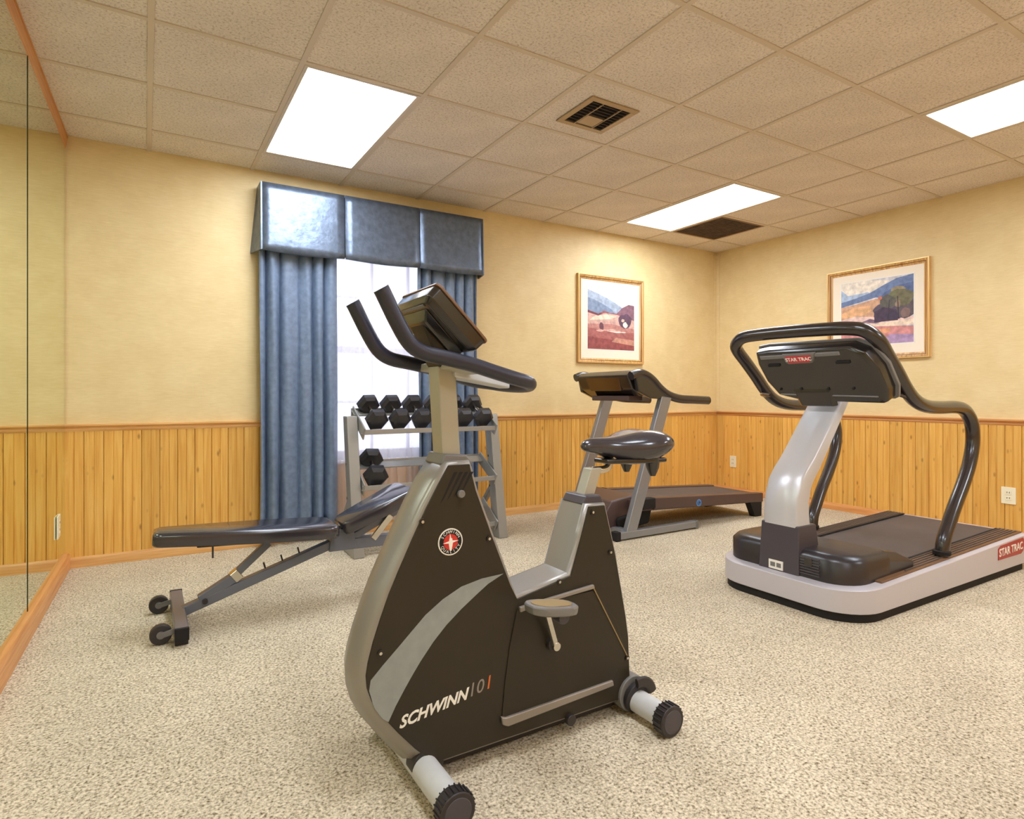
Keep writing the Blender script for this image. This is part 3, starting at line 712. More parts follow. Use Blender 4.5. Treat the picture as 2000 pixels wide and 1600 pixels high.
text('lettering', '10', .052, frame_mx((.788, yp-.0002, .224), d1, (0, 0, 1)), M['bike_ledge'], bike, .0006, shear=.3)
text('lettering', '1', .052, frame_mx((.828, yp-.0002, .230), d1, (0, 0, 1)), M['orange'], bike, .0006, shear=.3, label='orange digit')
# base beam under the body and stabilisers
obj('frame_beam', MB().box(.62, 1.38, YC-.03, YC+.03, .012, .05), M['ribbed'], bike, bevel=.004)
for x in (.639, 1.376):
    sb = obj('stabiliser', MB().cyl((x, 1.34 if x > 1 else 1.325, .047), (x, 1.785, .047), .0365, 24), M['white_paint'], bike)
    e0 = 1.318 if x > 1 else 1.298
    for ya, yb in ((e0, e0+.04), (1.778, 1.822)):
        cap = MB().tube([(x, ya, .047), (x, yb, .047)], .0475, 28)
        c_ = obj('end_cap', cap, M['ribbed'], sb, bevel=.004)
        for k in range(0, 28):
            if k % 2: continue
        
for x in (.639, 1.376):
    e0 = 1.322 if x > 1 else 1.302
    for ya, yb in ((e0, e0+.034), (1.780, 1.815)):
        q = MB()
        for k in range(22):
            a = 2*PI*k/22; c, s = math.cos(a)*.0482, math.sin(a)*.0482
            q.cyl((x+c, ya, .0495+s*.97), (x+c, yb, .0495+s*.97), .0022, 5)
        obj('cap_rib', q, M['ribbed'], bike)['kind'] = 'stuff'
    q = MB().cyl((x, e0, .047), (x, e0-.0055, .047), .036, 24); obj('cap_disc', q, M['tm_dark'], bike, bevel=.002)
# transport collar on the rear stabiliser and the front cradle
q = MB().tube([(1.372, 1.485, .064), (1.372, 1.555, .064)], .059, 26); obj('stabiliser_collar', q, M['greyp'], bike, bevel=.004)
q = MB().tube([(1.374, 1.468, .056), (1.374, 1.486, .058)], .049, 26); obj('collar_ring', q, M['ribbed'], bike, bevel=.003)
q = MB()
arc = [(1.374+.056*math.cos(a), 1.458, .058+.056*math.sin(a)) for a in [math.radians(v) for v in range(15, 120, 15)]]
q.tube(arc, .011, 8, smooth=3, squash=(1.6, .7)); obj('collar_lip', q, M['ribbed'], bike)
q = MB().tube([(.648, 1.497, .052), (.648, 1.545, .052)], .046, 26); obj('front_cradle', q, M['ribbed'], bike, bevel=.003)
q = MB().cyl((1.115, y0-.002, .05), (1.115, y0-.02, .05), .017, 14); obj('leveling_knob', q, M['ribbed'], bike, bevel=.003)
# top collar and console post
obj('post_collar', MB().prism([(.690, .855), (.795, .850), (.775, .878), (.705, .885)], YC-.055, YC+.055), M['greyp'], bike, bevel=.006)
obj('handlebar_post', MB().hull([(.708, YC-.034, .868), (.764, YC-.034, .868), (.764, YC+.034, .868), (.708, YC+.034, .868)], [(.693, YC-.034, 1.128), (.749, YC-.034, 1.122), (.749, YC+.034, 1.122), (.693, YC+.034, 1.128)]), M['post_metal'], bike, bevel=.004)
# handlebar: two grips rising at the front, joined by a loop at the rider's end
na = [(.500, 1.312), (.508, 1.298), (.540, 1.236), (.574, 1.182), (.612, 1.157), (.676, 1.145), (.752, 1.130), (.816, 1.113), (.882, 1.096)]
path = [(x, 1.45, z) for x, z in na]+[(.940, 1.462, 1.084), (.972, 1.50, 1.077), (.984, 1.57, 1.074), (.972, 1.64, 1.077), (.940, 1.678, 1.084)]+[(x, 1.69, z-.004) for x, z in na[::-1]]
hb = obj('handlebar', MB().tube(path, .0205, 16, smooth=4), M['foam'], bike, angle=60)
obj('handlebar_bracket', MB().hull([(.70, YC-.12, 1.118), (.79, YC-.12, 1.104), (.79, YC+.12, 1.104), (.70, YC+.12, 1.118)], [(.70, YC-.12, 1.140), (.79, YC-.12, 1.126), (.79, YC+.12, 1.126), (.70, YC+.12, 1.140)]), M['post_metal'], bike, bevel=.004)
obj('stem_plate', MB().hull([(.74, YC-.045, 1.098), (.93, YC-.03, 1.066), (.93, YC+.03, 1.066), (.74, YC+.045, 1.098)], [(.74, YC-.045, 1.128), (.93, YC-.03, 1.088), (.93, YC+.03, 1.088), (.74, YC+.045, 1.128)]), M['white_paint'], bike, bevel=.005)
# console, screen faces the rider (towards +X and up)
u = Vector((.712, 0, -.702)); nrm = Vector((.702, 0, .712)); ctr = Vector((.722, YC, 1.262))
def cpt(a, y, d): return ctr+u*a+Vector((0, y, 0))+nrm*d
def slab(name, loopdef, m, **k):
    return obj(name, MB().loft([[cpt(a, y, d) for a, y in l] for l, d in loopdef]), m, bike, **k)
R1 = lambda a, y, r: rrect(-a, a, -y, y, r, 4)
slab('console_housing', [(R1(.088, .112, .012), -.050), (R1(.100, .125, .016), -.034), (R1(.103, .128, .018), 0)], M['blackp'], bevel=.003)
slab('console_trim', [(R1(.106, .131, .018), 0), (R1(.106, .131, .018), .008)], M['tm_rail'], bevel=.002)
slab('console_face', [(R1(.096, .121, .014), .008), (R1(.096, .121, .014), .011)], M['greyp'], bevel=.001)
slab('console_screen', [(R1(.040, .085, .006), .011), (R1(.040, .085, .006), .0125)], M['blackp'])
slab('console_back', [([(-.045, -.07), (.085, -.055), (.085, .055), (-.045, .07)], -.072), ([(-.075, -.09), (.09, -.08), (.09, .08), (-.075, .09)], -.049)], M['blackp'], bevel=.006)
slab('console_back_stripe', [([(-.086, -.09), (-.078, -.09), (-.078, .06), (-.086, .06)], -.053), ([(-.086, -.09), (-.078, -.09), (-.078, .06), (-.086, .06)], -.049)], M['greyp'])
obj('console_neck', MB().hull([(.695, YC-.045, 1.125), (.748, YC-.045, 1.115), (.748, YC+.045, 1.115), (.695, YC+.045, 1.125)], [(.640, YC-.05, 1.245), (.735, YC-.05, 1.165), (.735, YC+.05, 1.165), (.640, YC+.05, 1.245)]), M['bike_panel'], bike, bevel=.008)
# rear seat post
obj('seat_collar', MB().prism([(1.180, .698), (1.272, .696), (1.258, .724), (1.196, .726)], YC-.055, YC+.055), M['tm_dark'], bike, bevel=.006)
obj('seat_post', MB().hull([(1.205, YC-.022, .70), (1.250, YC-.022, .70), (1.250, YC+.022, .70), (1.205, YC+.022, .70)], [(1.245, YC-.022, .806), (1.290, YC-.022, .806), (1.290, YC+.022, .806), (1.245, YC+.022, .806)]), M['post_metal'], bike, bevel=.003)
obj('seat_stem', MB().tube([(1.262, YC, .797), (1.31, YC, .797), (1.335, YC, .806), (1.348, YC, .835)], .0125, 12, smooth=4), M['chrome'], bike)
obj('seat_clamp', MB().cyl((1.350, YC-.03, .838), (1.350, YC+.03, .838), .017, 16), M['chrome'], bike, bevel=.003)
obj('seat_bolt', MB().cyl((1.385, YC-.035, .842), (1.385, YC-.048, .842), .014, 6), M['grille'], bike, bevel=.002)
for s in (-1, 1): obj('seat_rail', MB().tube([(1.30, YC+s*.02, .868), (1.36, YC+s*.03, .848), (1.43, YC+s*.045, .842), (1.52, YC+s*.055, .842)], .005, 8, smooth=4), M['chrome'], bike)
# saddle: nose to the left, wide at the back
loops = []
prof = [(1.222, .008, .872, .884), (1.230, .017, .863, .896), (1.25, .023, .856, .904), (1.29, .030, .848, .905), (1.33, .045, .833, .905), (1.37, .072, .816, .909), (1.41, .100, .806, .920), (1.45, .120, .806, .929), (1.49, .128, .815, .931), (1.53, .118, .833, .925), (1.555, .090, .850, .910), (1.566, .045, .864, .893)]
for x, hw, zb, zt in prof:
    L = []
    for k in range(20):
        a = 2*PI*k/20; c, s = math.cos(a), math.sin(a)
        yy = hw*math.copysign(abs(c)**(.75 if s > 0 else 1.0), c); zz = (zt*.62+zb*.38)+((zt-zb)*.38*abs(s)**.7 if s > 0 else -(zt-zb)*.62*abs(s)**.85)
        if s > 0: zz -= .010*(abs(c)**2)+(.006 if abs(c) < .25 and x > 1.4 else 0)
        L.append((x, YC+yy, zz))
    loops.append(L)
sd = obj('saddle', MB().loft(loops), M['vinyl'], bike, angle=70, sub=1)
obj('saddle_pan', MB().prism_z([(1.30, YC-.035), (1.42, YC-.085), (1.52, YC-.09), (1.52, YC+.09), (1.42, YC+.085), (1.30, YC+.035)], .818, .834), M['blackp'], bike, bevel=.006)
for s in (-1, 1):
    obj('spring_cone', MB().tube([(1.475, YC+s*.065, .84), (1.475, YC+s*.065, .80), (1.475, YC+s*.065, .772)], [.026, .022, .010], 12), M['blackp'], bike)
# cranks and pedals
ax = (1.045, .300)
obj('crank_hub', MB().cyl((ax[0], yp-.001, ax[1]), (ax[0], yp-.02, ax[1]), .020, 20), M['ribbed'], bike, bevel=.003)
q = MB().rail((ax[0]+.004, y0-.026, ax[1]-.004), (1.0, y0-.048, .415), .012, .020); obj('crank_arm', q, M['chrome'], bike, bevel=.003)
obj('crank_cap', MB().cyl((ax[0]+.004, y0-.018, ax[1]-.004), (ax[0]+.004, y0-.036, ax[1]-.004), .013, 16), M['chrome'], bike, bevel=.002)
def pedal(yc, zc, xc, tilt):
    lo = []
    for zz, k in ((-.016, .80), (-.012, .96), (.006, 1.0), (.012, .95)):
        L = []
        for i in range(18):
            a = 2*PI*i/18; c, s = math.cos(a), math.sin(a)
            x = .082*k*math.copysign(abs(c)**.8, c); y = .046*k*math.copysign(abs(s)**.7, s)
            L.append((xc+x, yc+y, zc+zz-tilt*x))
        lo.append(L)
    p_ = obj('pedal', MB().loft(lo), M['greyp'], bike, bevel=.002)
    obj('pedal_strap', MB().tube([(xc-.02, yc-.05, zc-.004), (xc-.02, yc-.035, zc+.03), (xc-.015, yc+.03, zc+.03), (xc-.015, yc+.048, zc)], .012, 8, smooth=3, squash=(.9, .14)), M['ribbed'], p_) if False else None
    obj('pedal_foot_grip', MB().loft([[(xc+.066*c*(abs(c)**-.2 if abs(c) > .01 else 1), yc+.034*s, zc+d-tilt*.066*c) for c, s in [(math.cos(2*PI*i/18), math.sin(2*PI*i/18)) for i in range(18)]] for d in (.011, .0135)]), M['tan'], p_)
    obj('pedal_weight', MB().cyl((xc+.03, yc-.02, zc-.03), (xc+.03, yc+.02, zc-.03), .018, 12), M['tm_dark'], p_, bevel=.003)
    obj('pedal_axle', MB().cyl((xc, yc-.03, zc-.008), (xc, yc+.07, zc-.008), .008, 10), M['chrome'], p_)
pedal(1.385, .452, .972, .16)
q = MB().rail((ax[0], y1+.026, ax[1]), (1.09, y1+.036, .185), .012, .020); obj('crank_arm', q, M['chrome'], bike, bevel=.003)
pedal(1.755, .19, 1.10, -.05)

# ------------------------------------------------------------------ large silver treadmill
tm = thing('treadmill', 'large commercial treadmill with silver base and black looping handrails', 'treadmill', (3.6, 1.9, 0), 'treadmills')
bx0, bx1, by0, by1 = 2.70, 4.56, 1.49, 2.31
obj('underframe', MB().prism_z(rrect(bx0+.012, bx1-.06, by0+.012, by1-.012, .19, 8, (1, 0, 0, 1)), 0.0, .06), M['dark'], tm)
def zt(x): return .152+.033*(x-bx0)
outer = rrect(bx0, bx1, by0, by1, .20, 8, (1, .15, .15, 1)); inner = rrect(bx0+.022, bx1-.022, by0+.022, by1-.022, .18, 8, (1, .15, .15, 1))
obj('base_band', MB().loft([[(x, y, zt(x)+z if z > -.01 and z < .011 else z+.1) for x, y in l] for l, z in ((inner, -.064), (outer, -.058), (outer, -.006), (inner, .001))]), M['tm_silver'], tm, bevel=.003)
obj('rear_end_cap', MB().hull([(4.50, by0-.001, .03), (4.615, by0+.02, .06), (4.615, by0+.02, .19), (4.50, by0-.001, .213)], [(4.50, by1+.001, .03), (4.615, by1-.02, .06), (4.615, by1-.02, .19), (4.50, by1+.001, .213)]), M['tm_silver'], tm, bevel=.008)
for ya, yb in ((1.515, 1.63), (2.17, 2.285)):
    q = MB().hull([(2.95, ya, .13), (2.95, yb, .13), (2.95, yb, .17), (2.95, ya, .17)], [(4.53, ya, .17), (4.53, yb, .17), (4.53, yb, .222), (4.53, ya, .222)])
    sr = obj('side_rail', q, M['tm_rail'], tm, bevel=.004)
    for k in range(5):
        y = ya+.018+k*(yb-ya-.036)/4; obj('grip_rib', MB().rail((3.2, y, .179), (4.50, y, .222), .006, .006), M['tm_belt'], sr, flat=True)
    yy = yb if ya < 1.9 else ya
    obj('belt_gap', MB().rail((2.98, yy, .162), (4.50, yy, .212), .012, .022), M['dark'], tm, flat=True)
obj('running_belt', MB().rail((2.98, 1.9, .158), (4.515, 1.9, .208), .526, .012), M['tm_belt'], tm, bevel=.003)
# motor hood: rounded front block with two wings running back
hl = rrect(2.755, 3.08, 1.545, 2.275, .15, 8, (1, 0, 0, 1))
hin = rrect(2.775, 3.08, 1.565, 2.255, .14, 8, (1, 0, 0, 1)); hin2 = rrect(2.80, 3.08, 1.59, 2.23, .12, 8, (1, 0, 0, 1))
obj('motor_hood', MB().loft([[(x, y, z) for x, y in l] for l, z in ((hl, .13), (hl, .255), (hin, .278), (hin2, .288))]), M['tm_hood'], tm, angle=60)
for s, ya in ((1, 1.545), (-1, 2.275)):
    w = [(3.075, ya), (3.31, ya), (3.33, ya+s*.03), (3.27, ya+s*.12), (3.16, ya+s*.20), (3.075, ya+s*.23)]
    t_ = [(3.075, ya+s*.03), (3.19, ya+s*.03), (3.20, ya+s*.05), (3.17, ya+s*.10), (3.12, ya+s*.17), (3.075, ya+s*.20)]
    def lev(f, z0_, z1_): return [(x, y, z0_+(z1_-z0_)*(1 if x < 3.1 else .75 if x < 3.2 else .3)) for x, y in f]
    q = MB().loft([[(x, y, .14) for x, y in w], [(x, y, .245 if x < 3.1 else .21) for x, y in w], [(x, y, .287 if x < 3.1 else .265) for x, y in t_]])
    obj('hood_wing', q, M['tm_hood'], tm, angle=70, bevel=.006)
obj('hood_rear_slope', MB().hull([(3.07, 1.77, .19), (3.15, 1.77, .201), (3.07, 1.77, .289)], [(3.07, 2.05, .19), (3.15, 2.05, .201), (3.07, 2.05, .289)]), M['tm_hood'], tm, bevel=.004)
for k in range(7): obj('hood_vent', MB().box(2.750, 2.757, 1.70+.0, 1.80, .172+k*.013, .178+k*.013), M['tm_dark'], tm, flat=True)
obj('power_switch', MB().box(2.748, 2.757, 1.735, 1.775, .215, .255), M['blackp'], tm, bevel=.002)
# neck base and curved silver neck
obj('neck_base', MB().loft([[(2.742, 1.80, .125), (2.93, 1.80, .125), (2.93, 2.030, .125), (2.742, 2.030, .125)], [(2.748, 1.803, .28), (2.92, 1.803, .28), (2.92, 2.022, .28), (2.748, 2.022, .28)], [(2.755, 1.808, .395), (2.90, 1.808, .395), (2.90, 2.02, .395), (2.755, 2.02, .395)]]), M['tm_dark'], tm, bevel=.008)
st = obj('label_sticker', MB().box(2.740, 2.7455, 1.885, 1.965, .160, .205), M['white'], tm, flat=True)
for a, b in ((1.905, 1.93), (1.938, 1.965)):
    obj('sticker_mark', MB().box(2.7393, 2.740, a-.01, b-.01, .172, .194), M['greyp'], st, flat=True)
pf = [(2.755, .37), (2.752, .45), (2.760, .53), (2.792, .617), (2.835, .670), (2.893, .725), (2.955, .795), (3.018, .868), (3.085, .945), (3.150, 1.02), (3.185, 1.062)]
lo = []
for i, (x, z) in enumerate(pf):
    a = pf[max(i-1, 0)]; b = pf[min(i+1, len(pf)-1)]; tx, tz = b[0]-a[0], b[1]-a[1]; l = math.hypot(tx, tz); nx, nz = tz/l, -tx/l; th = .105-.05*i/9
    hw = .097-.004*i/9
    f0 = (x, z); f1 = (x+nx*th, z+nz*th); YN = 1.912
    lo.append([(f0[0]+nx*.012, YN-hw, f0[1]+nz*.012), (f0[0], YN-hw+.012, f0[1]), (f0[0], YN+hw-.012, f0[1]), (f0[0]+nx*.012, YN+hw, f0[1]+nz*.012), (f1[0], YN+hw, f1[1]), (f1[0], YN-hw, f1[1])])
obj('neck', MB().loft(lo), M['tm_post'], tm, angle=50)
# handrail: one continuous loop
ns = [(3.615, .19), (3.632, .27), (3.69, .355), (3.759, .445), (3.85, .55), (3.925, .655), (3.965, .75), (3.972, .83), (3.945, .905), (3.87, .962), (3.77, .980), (3.60, .980), (3.45, .988), (3.335, 1.018), (3.245, 1.075), (3.15, 1.165), (3.06, 1.245), (2.99, 1.305)]
yn, yf = 1.55, 2.35
path = [(x, yn, z) for x, z in ns]+[(2.945, 1.59, 1.355), (2.93, 1.67, 1.372), (2.925, 1.80, 1.378), (2.925, 1.95, 1.382), (2.925, 2.15, 1.382), (2.93, 2.27, 1.374), (2.95, 2.33, 1.340)]+[(x, yf-.07*min(1, max(0, (1.0-z)/.8)), z) for x, z in ns[::-1]]
obj('handrail', MB().tube(path, .0345, 16, smooth=4), M['tm_tube'], tm, angle=70)
for y in (yn, yf-.07): obj('handrail_foot', MB().cyl((3.612, y, .20), (3.612, y, .222), .042, 20), M['dark'], tm, bevel=.003)
# console
def tc(a, y, d):   # a up along the panel, d towards the user
    up = Vector((-.50, 0, .866)); nn = Vector((.866, 0, .50)); return Vector((3.045, 1.9, 1.165))+up*a+Vector((0, y, 0))+nn*d
def trap(b0, b1, h0, h1, r=.04):
    pts = [(-h0, -b0), (-h0+.0, b0), (h1-.10, b1), (h1, b1-.08), (h1, -b1+.10), (h1-.13, -b1)]
    return pts
def tslab(name, ls, m, **k): return obj(name, MB().loft([[tc(a, y, d) for a, y in l] for l, d in ls]), m, tm, **k)
base = [(-.150, -.345), (-.140, .075), (-.100, .215), (-.010, .262), (.100, .280), (.172, .270), (.180, .20), (.172, -.262), (.135, -.325), (.040, -.368), (-.080, -.380), (-.140, -.365)]
sc = lambda pts, k: [(a*k, y*k) for a, y in pts]
tslab('console_housing', [(sc(base, .93), -.072), (sc(base, .985), -.060), (sc(base, 1.0), -.01), (sc(base, 1.0), .02)], M['blackp'], bevel=.006, angle=40)
tslab('console_rim', [(sc(base, 1.045), -.004), (sc(base, 1.045), .014)], M['greyp'], bevel=.004)
tslab('console_face', [(sc(base, .95), .02), (sc(base, .95), .028)], M['tm_dark'], bevel=.002)
tslab('display_screen', [([(.0, -.16), (.0, .16), (.09, .16), (.09, -.16)], .028), ([(.0, -.16), (.0, .16), (.09, .16), (.09, -.16)], .031)], M['blackp'])
tslab('console_top_strip', [([(.132, -.20), (.132, .235), (.150, .235), (.150, -.20)], -.079), ([(.130, -.21), (.130, .245), (.154, .245), (.154, -.21)], -.068)], M['greyp'], bevel=.003)
tslab('console_lower_lip', [([(-.108, -.325), (-.093, .19), (-.087, .19), (-.102, -.325)], -.077), ([(-.110, -.33), (-.095, .20), (-.085, .20), (-.100, -.33)], -.068)], M['greyp'], bevel=.004)
tslab('neck_bracket', [([(-.160, -.085), (-.160, .080), (-.075, .095), (-.075, -.095)], -.082), ([(-.165, -.11), (-.165, .105), (-.045, .12), (-.045, -.12)], -.064)], M['blackp'], bevel=.006)
pl = tslab('badge_plate', [([(.100, -.050), (.100, .075), (.110, .090), (.156, .098), (.156, -.085), (.110, -.062)], -.084), ([(.098, -.055), (.098, .08), (.108, .094), (.158, .102), (.158, -.09), (.108, -.066)], -.068)], M['greyp'], bevel=.003)
rl = tslab('red_badge', [([(.106, -.048), (.106, .070), (.147, .082), (.147, -.064)], -.087), ([(.106, -.048), (.106, .070), (.147, .082), (.147, -.064)], -.083)], M['red_label'], bevel=.001)
mx = frame_mx(tc(.1265, .010, -.0875), (0, -1, 0), (-.50, 0, .866))
text('badge_text', 'STAR TRAC', .028, mx, M['white'], rl, .0006, bold=.0004)
for yy in (-.21, .17):
    tslab('panel_recess', [([(.085, yy-.035), (.085, yy+.035), (.10, yy+.035), (.10, yy-.035)], -.080), ([(.085, yy-.035), (.085, yy+.035), (.10, yy+.035), (.10, yy-.035)], -.066)], M['dark'], bevel=.002)
for yy in (-.22, -.09, .06, .18):
    tslab('panel_screw', [([(-.062, yy-.005), (-.062, yy+.005), (-.052, yy+.005), (-.052, yy-.005)], -.079), ([(-.062, yy-.005), (-.062, yy+.005), (-.052, yy+.005), (-.052, yy-.005)], -.066)], M['dark'])
for s, y in ((1, yn), (-1, yf)):
    obj('rail_bracket', MB().tube([(3.13, 1.9-s*.33, 1.045), (3.20, y+s*.01, 1.05), (3.32, y, 1.02)], .012, 8, smooth=3), M['tm_tube'], tm)
# red side label
rb = obj('side_badge', MB().prism([(4.13, .108), (4.13, .172), (4.16, .186), (4.47, .196), (4.49, .17), (4.47, .12), (4.44, .105)], by0-.003, by0+.002), M['redplate'], tm, bevel=.001)
text('side_badge_text', 'STAR TRAC', .062, frame_mx((4.30, by0-.0035, .148), (1, 0, .02), (0, 0, 1)), M['white'], rb, .0006, bold=.001)

# ------------------------------------------------------------------ smaller treadmill
t1 = thing('treadmill', 'smaller black home treadmill with grey uprights against the back wall', 'treadmill', (3.6, 3.65, 0), 'treadmills')
yN, yF = 3.33, 3.93
deck = lambda x: .262-.075*(x-3.15)/1.4
obj('deck_frame', MB().hull([(3.12, yN+.02, deck(3.12)-.085), (3.12, yF-.02, deck(3.12)-.085), (3.12, yF-.02, deck(3.12)-.01), (3.12, yN+.02, deck(3.12)-.01)], [(4.55, yN+.02, deck(4.55)-.07), (4.55, yF-.02, deck(4.55)-.07), (4.55, yF-.02, deck(4.55)-.01), (4.55, yN+.02, deck(4.55)-.01)]), M['tm1_deck'], t1)
for a, b in ((yN, yN+.075), (yF-.075, yF)):
    s_ = obj('side_rail', MB().hull([(3.28, a, deck(3.28)-.075), (3.28, b, deck(3.28)-.075), (3.28, b, deck(3.28)+.012), (3.28, a, deck(3.28)+.012)], [(4.57, a, deck(4.57)-.065), (4.57, b, deck(4.57)-.065), (4.57, b, deck(4.57)+.012), (4.57, a, deck(4.57)+.012)]), M['tm1_deck'], t1, bevel=.006)
obj('running_belt', MB().hull([(3.15, yN+.085, deck(3.15)-.005), (3.15, yF-.085, deck(3.15)-.005), (3.15, yF-.085, deck(3.15)+.004), (3.15, yN+.085, deck(3.15)+.004)], [(4.55, yN+.085, deck(4.55)-.005), (4.55, yF-.085, deck(4.55)-.005), (4.55, yF-.085, deck(4.55)+.004), (4.55, yN+.085, deck(4.55)+.004)]), M['tm_belt'], t1)
for y in (yN+.005, yF-.065):
    obj('rear_foot', MB().hull([(4.40, y, deck(4.4)-.06), (4.56, y, deck(4.56)-.06), (4.56, y+.06, deck(4.56)-.06), (4.40, y+.06, deck(4.4)-.06)], [(4.47, y, 0), (4.555, y, 0), (4.555, y+.06, 0), (4.47, y+.06, 0)]), M['dark'], t1, bevel=.004)
obj('motor_hood', MB().loft([[(2.90, yN+.1, .06), (3.12, yN+.1, .06), (3.12, yF+.03, .06), (2.90, yF+.03, .06)], [(2.87, yN+.09, .17), (3.16, yN+.09, .19), (3.16, yF+.04, .19), (2.87, yF+.04, .17)], [(2.96, yN+.12, .255), (3.22, yN+.12, .285), (3.22, yF, .285), (2.96, yF, .255)]]), M['tm1_deck'], t1, bevel=.015)
obj('belly_pan', MB().loft([[(3.0, yN+.07, .03), (3.3, yN+.07, .06), (3.3, yN+.5, .06), (3.0, yN+.5, .03)], [(2.98, yN+.07, .13), (3.34, yN+.07, .19), (3.34, yN+.5, .19), (2.98, yN+.5, .13)]]), M['dark'], t1, bevel=.02)
for s, y in ((0, yN-.03), (1, yF+.03)):
    bx = 2.945
    up = obj('upright', MB().hull([(bx-.0, y-.024, .02), (bx+.10, y-.024, .02), (bx+.10, y+.024, .02), (bx, y+.024, .02)], [(3.310, y-.024, 1.035), (3.41, y-.024, 1.025), (3.41, y+.024, 1.025), (3.310, y+.024, 1.035)]), M['tm1_up'], t1, bevel=.006)
    obj('base_foot', MB().box(2.88, 3.68, y-.028, y+.028, .008, .062), M['tm1_up'], t1, bevel=.008)
    obj('foot_cap', MB().box(2.855, 2.90, y-.032, y+.032, 0.0, .068), M['dark'], t1, bevel=.008)
    obj('foot_cap', MB().box(3.665, 3.70, y-.03, y+.03, 0.0, .065), M['greyp'], t1, bevel=.008)
    hp = [(3.02, 1.185), (3.09, 1.205), (3.16, 1.195), (3.23, 1.16), (3.31, 1.095), (3.40, 1.045), (3.52, 1.016), (3.68, 1.008), (3.84, 1.002)]
    obj('console_cheek', MB().prism([(3.05, 1.19), (3.17, 1.185), (3.27, 1.12), (3.42, 1.03), (3.40, 1.012), (3.20, 1.02), (3.08, 1.07)], y-.018, y+.018), M['blackp'], t1, bevel=.008)
    obj('handrail', MB().tube([(x, y, z) for x, z in hp], .033, 14, smooth=4, squash=(.9, 1)), M['tm_tube'], t1, angle=70)
    obj('latch_block', MB().box(3.16, 3.29, y+.02-(.0 if s == 0 else .1), y+.08-(.0 if s == 0 else .1), .19, .27), M['dark'], t1, bevel=.008)
obj('cross_tube', MB().box(2.95, 3.01, yN-.01, yF+.01, .02, .07), M['tm1_up'], t1, bevel=.006)
cp = [(3.01, 1.19), (3.06, 1.225), (3.22, 1.205), (3.30, 1.10), (3.29, 1.05), (3.16, 1.035), (3.06, 1.09)]
obj('console_housing', MB().prism(cp, yN-.0, yF+.01), M['blackp'], t1, bevel=.012)
obj('console_back_panel', MB().hull([(3.040, yN+.10, 1.190), (3.083, yN+.12, 1.085), (3.083, yF-.12, 1.085), (3.040, yF-.10, 1.190)], [(3.015, yN+.10, 1.180), (3.058, yN+.12, 1.075), (3.058, yF-.12, 1.075), (3.015, yF-.10, 1.180)]), M['tm1_con'], t1, bevel=.004)
obj('console_tray', MB().box(3.10, 3.24, yN+.08, yF-.08, 1.0, 1.04), M['tm1_deck'], t1, bevel=.006)
obj('console_face', MB().hull([(3.09, yN+.06, 1.222), (3.225, yN+.06, 1.205), (3.225, yF-.06, 1.205), (3.09, yF-.06, 1.222)], [(3.09, yN+.06, 1.228), (3.225, yN+.06, 1.211), (3.225, yF-.06, 1.211), (3.09, yF-.06, 1.228)]), M['greyp'], t1)
lg = obj('round_logo', MB().cyl((3.765, yN-.001, .187), (3.765, yN-.0025, .187), .028, 24), M['blue'], t1)
obj('logo_centre', MB().cyl((3.765, yN-.0025, .187), (3.765, yN-.0035, .187), .019, 24), M['dark'], lg)
obj('logo_swirl', MB().tube([(3.765+.013*math.cos(a), yN-.004, .187+.013*math.sin(a)) for a in [math.radians(v) for v in range(30, 330, 25)]]+[(3.775, yN-.004, .185), (3.758, yN-.004, .186)], .0022, 6), M['blue'], lg)
obj('lift_strut', MB().cyl((3.12, 3.62, .08), (3.75, 3.62, .17), .016, 10), M['dark'], t1)

# ------------------------------------------------------------------ weight bench
bn = thing('weight_bench', 'adjustable weight bench with black padded cushions and grey steel frame', 'bench', (.8, 3.14, 0))
yc = 3.14
def pad(name, a, b, w0, w1, th, tapered):
    a, b = Vector(a), Vector(b); t_ = (b-a).normalized(); up = Vector((-t_.z, 0, t_.x)); L = (b-a).length
    def outline_(k, infl):
        pts = []
        prof_ = [(0, w0*.72), (.015, w0*.9), (.04, w0), (.25, w0+(w1-w0)*.45), (.6, w1), (.93, w1), (.98, w1*.93), (1.0, w1*.75)] if not tapered else [(0, w0*.75), (.03, w0*.95), (.08, w0), (.4, (w0+w1)/2), (.9, w1), (.98, w1*.9), (1, w1*.7)]
        for s, hw in prof_: pts.append(a+t_*L*(s*(1-2*infl)+infl)+Vector((0, -hw+infl*.4, 0))+up*k)
        for s, hw in prof_[::-1]: pts.append(a+t_*L*(s*(1-2*infl)+infl)+Vector((0, hw-infl*.4, 0))+up*k)
        return pts
    obj(name, MB().loft([outline_(0, .006), outline_(.008, 0), outline_(th-.018, 0), outline_(th-.006, .006), outline_(th, .02)]), M['vinyl'], bn, angle=60)
pad('back_pad', (.025, yc, .378), (.83, yc, .334), .085, .145, .062, False)
obj('pad_board', MB().hull([(.20, yc-.06, .352), (.78, yc-.06, .325), (.78, yc+.06, .325), (.20, yc+.06, .352)], [(.20, yc-.06, .370), (.78, yc-.06, .340), (.78, yc+.06, .340), (.20, yc+.06, .370)]), M['dark'], bn, bevel=.003)
obj('locking_pin', MB().cyl((.262, yc-.09, .36), (.262, yc-.09, .305), .004, 8), M['ribbed'], bn)
pad('seat_pad', (.875, yc, .335), (1.25, yc, .495), .10, .15, .065, True)
obj('front_crossbar', MB().box(.104, .156, 2.85, 3.43, .024, .078), M['bench_frame'], bn, bevel=.006)
for y in (2.848, 3.422): obj('end_plug', MB().box(.103, .157, y-.003, y+.013, .025, .079), M['dark'], bn, bevel=.003)
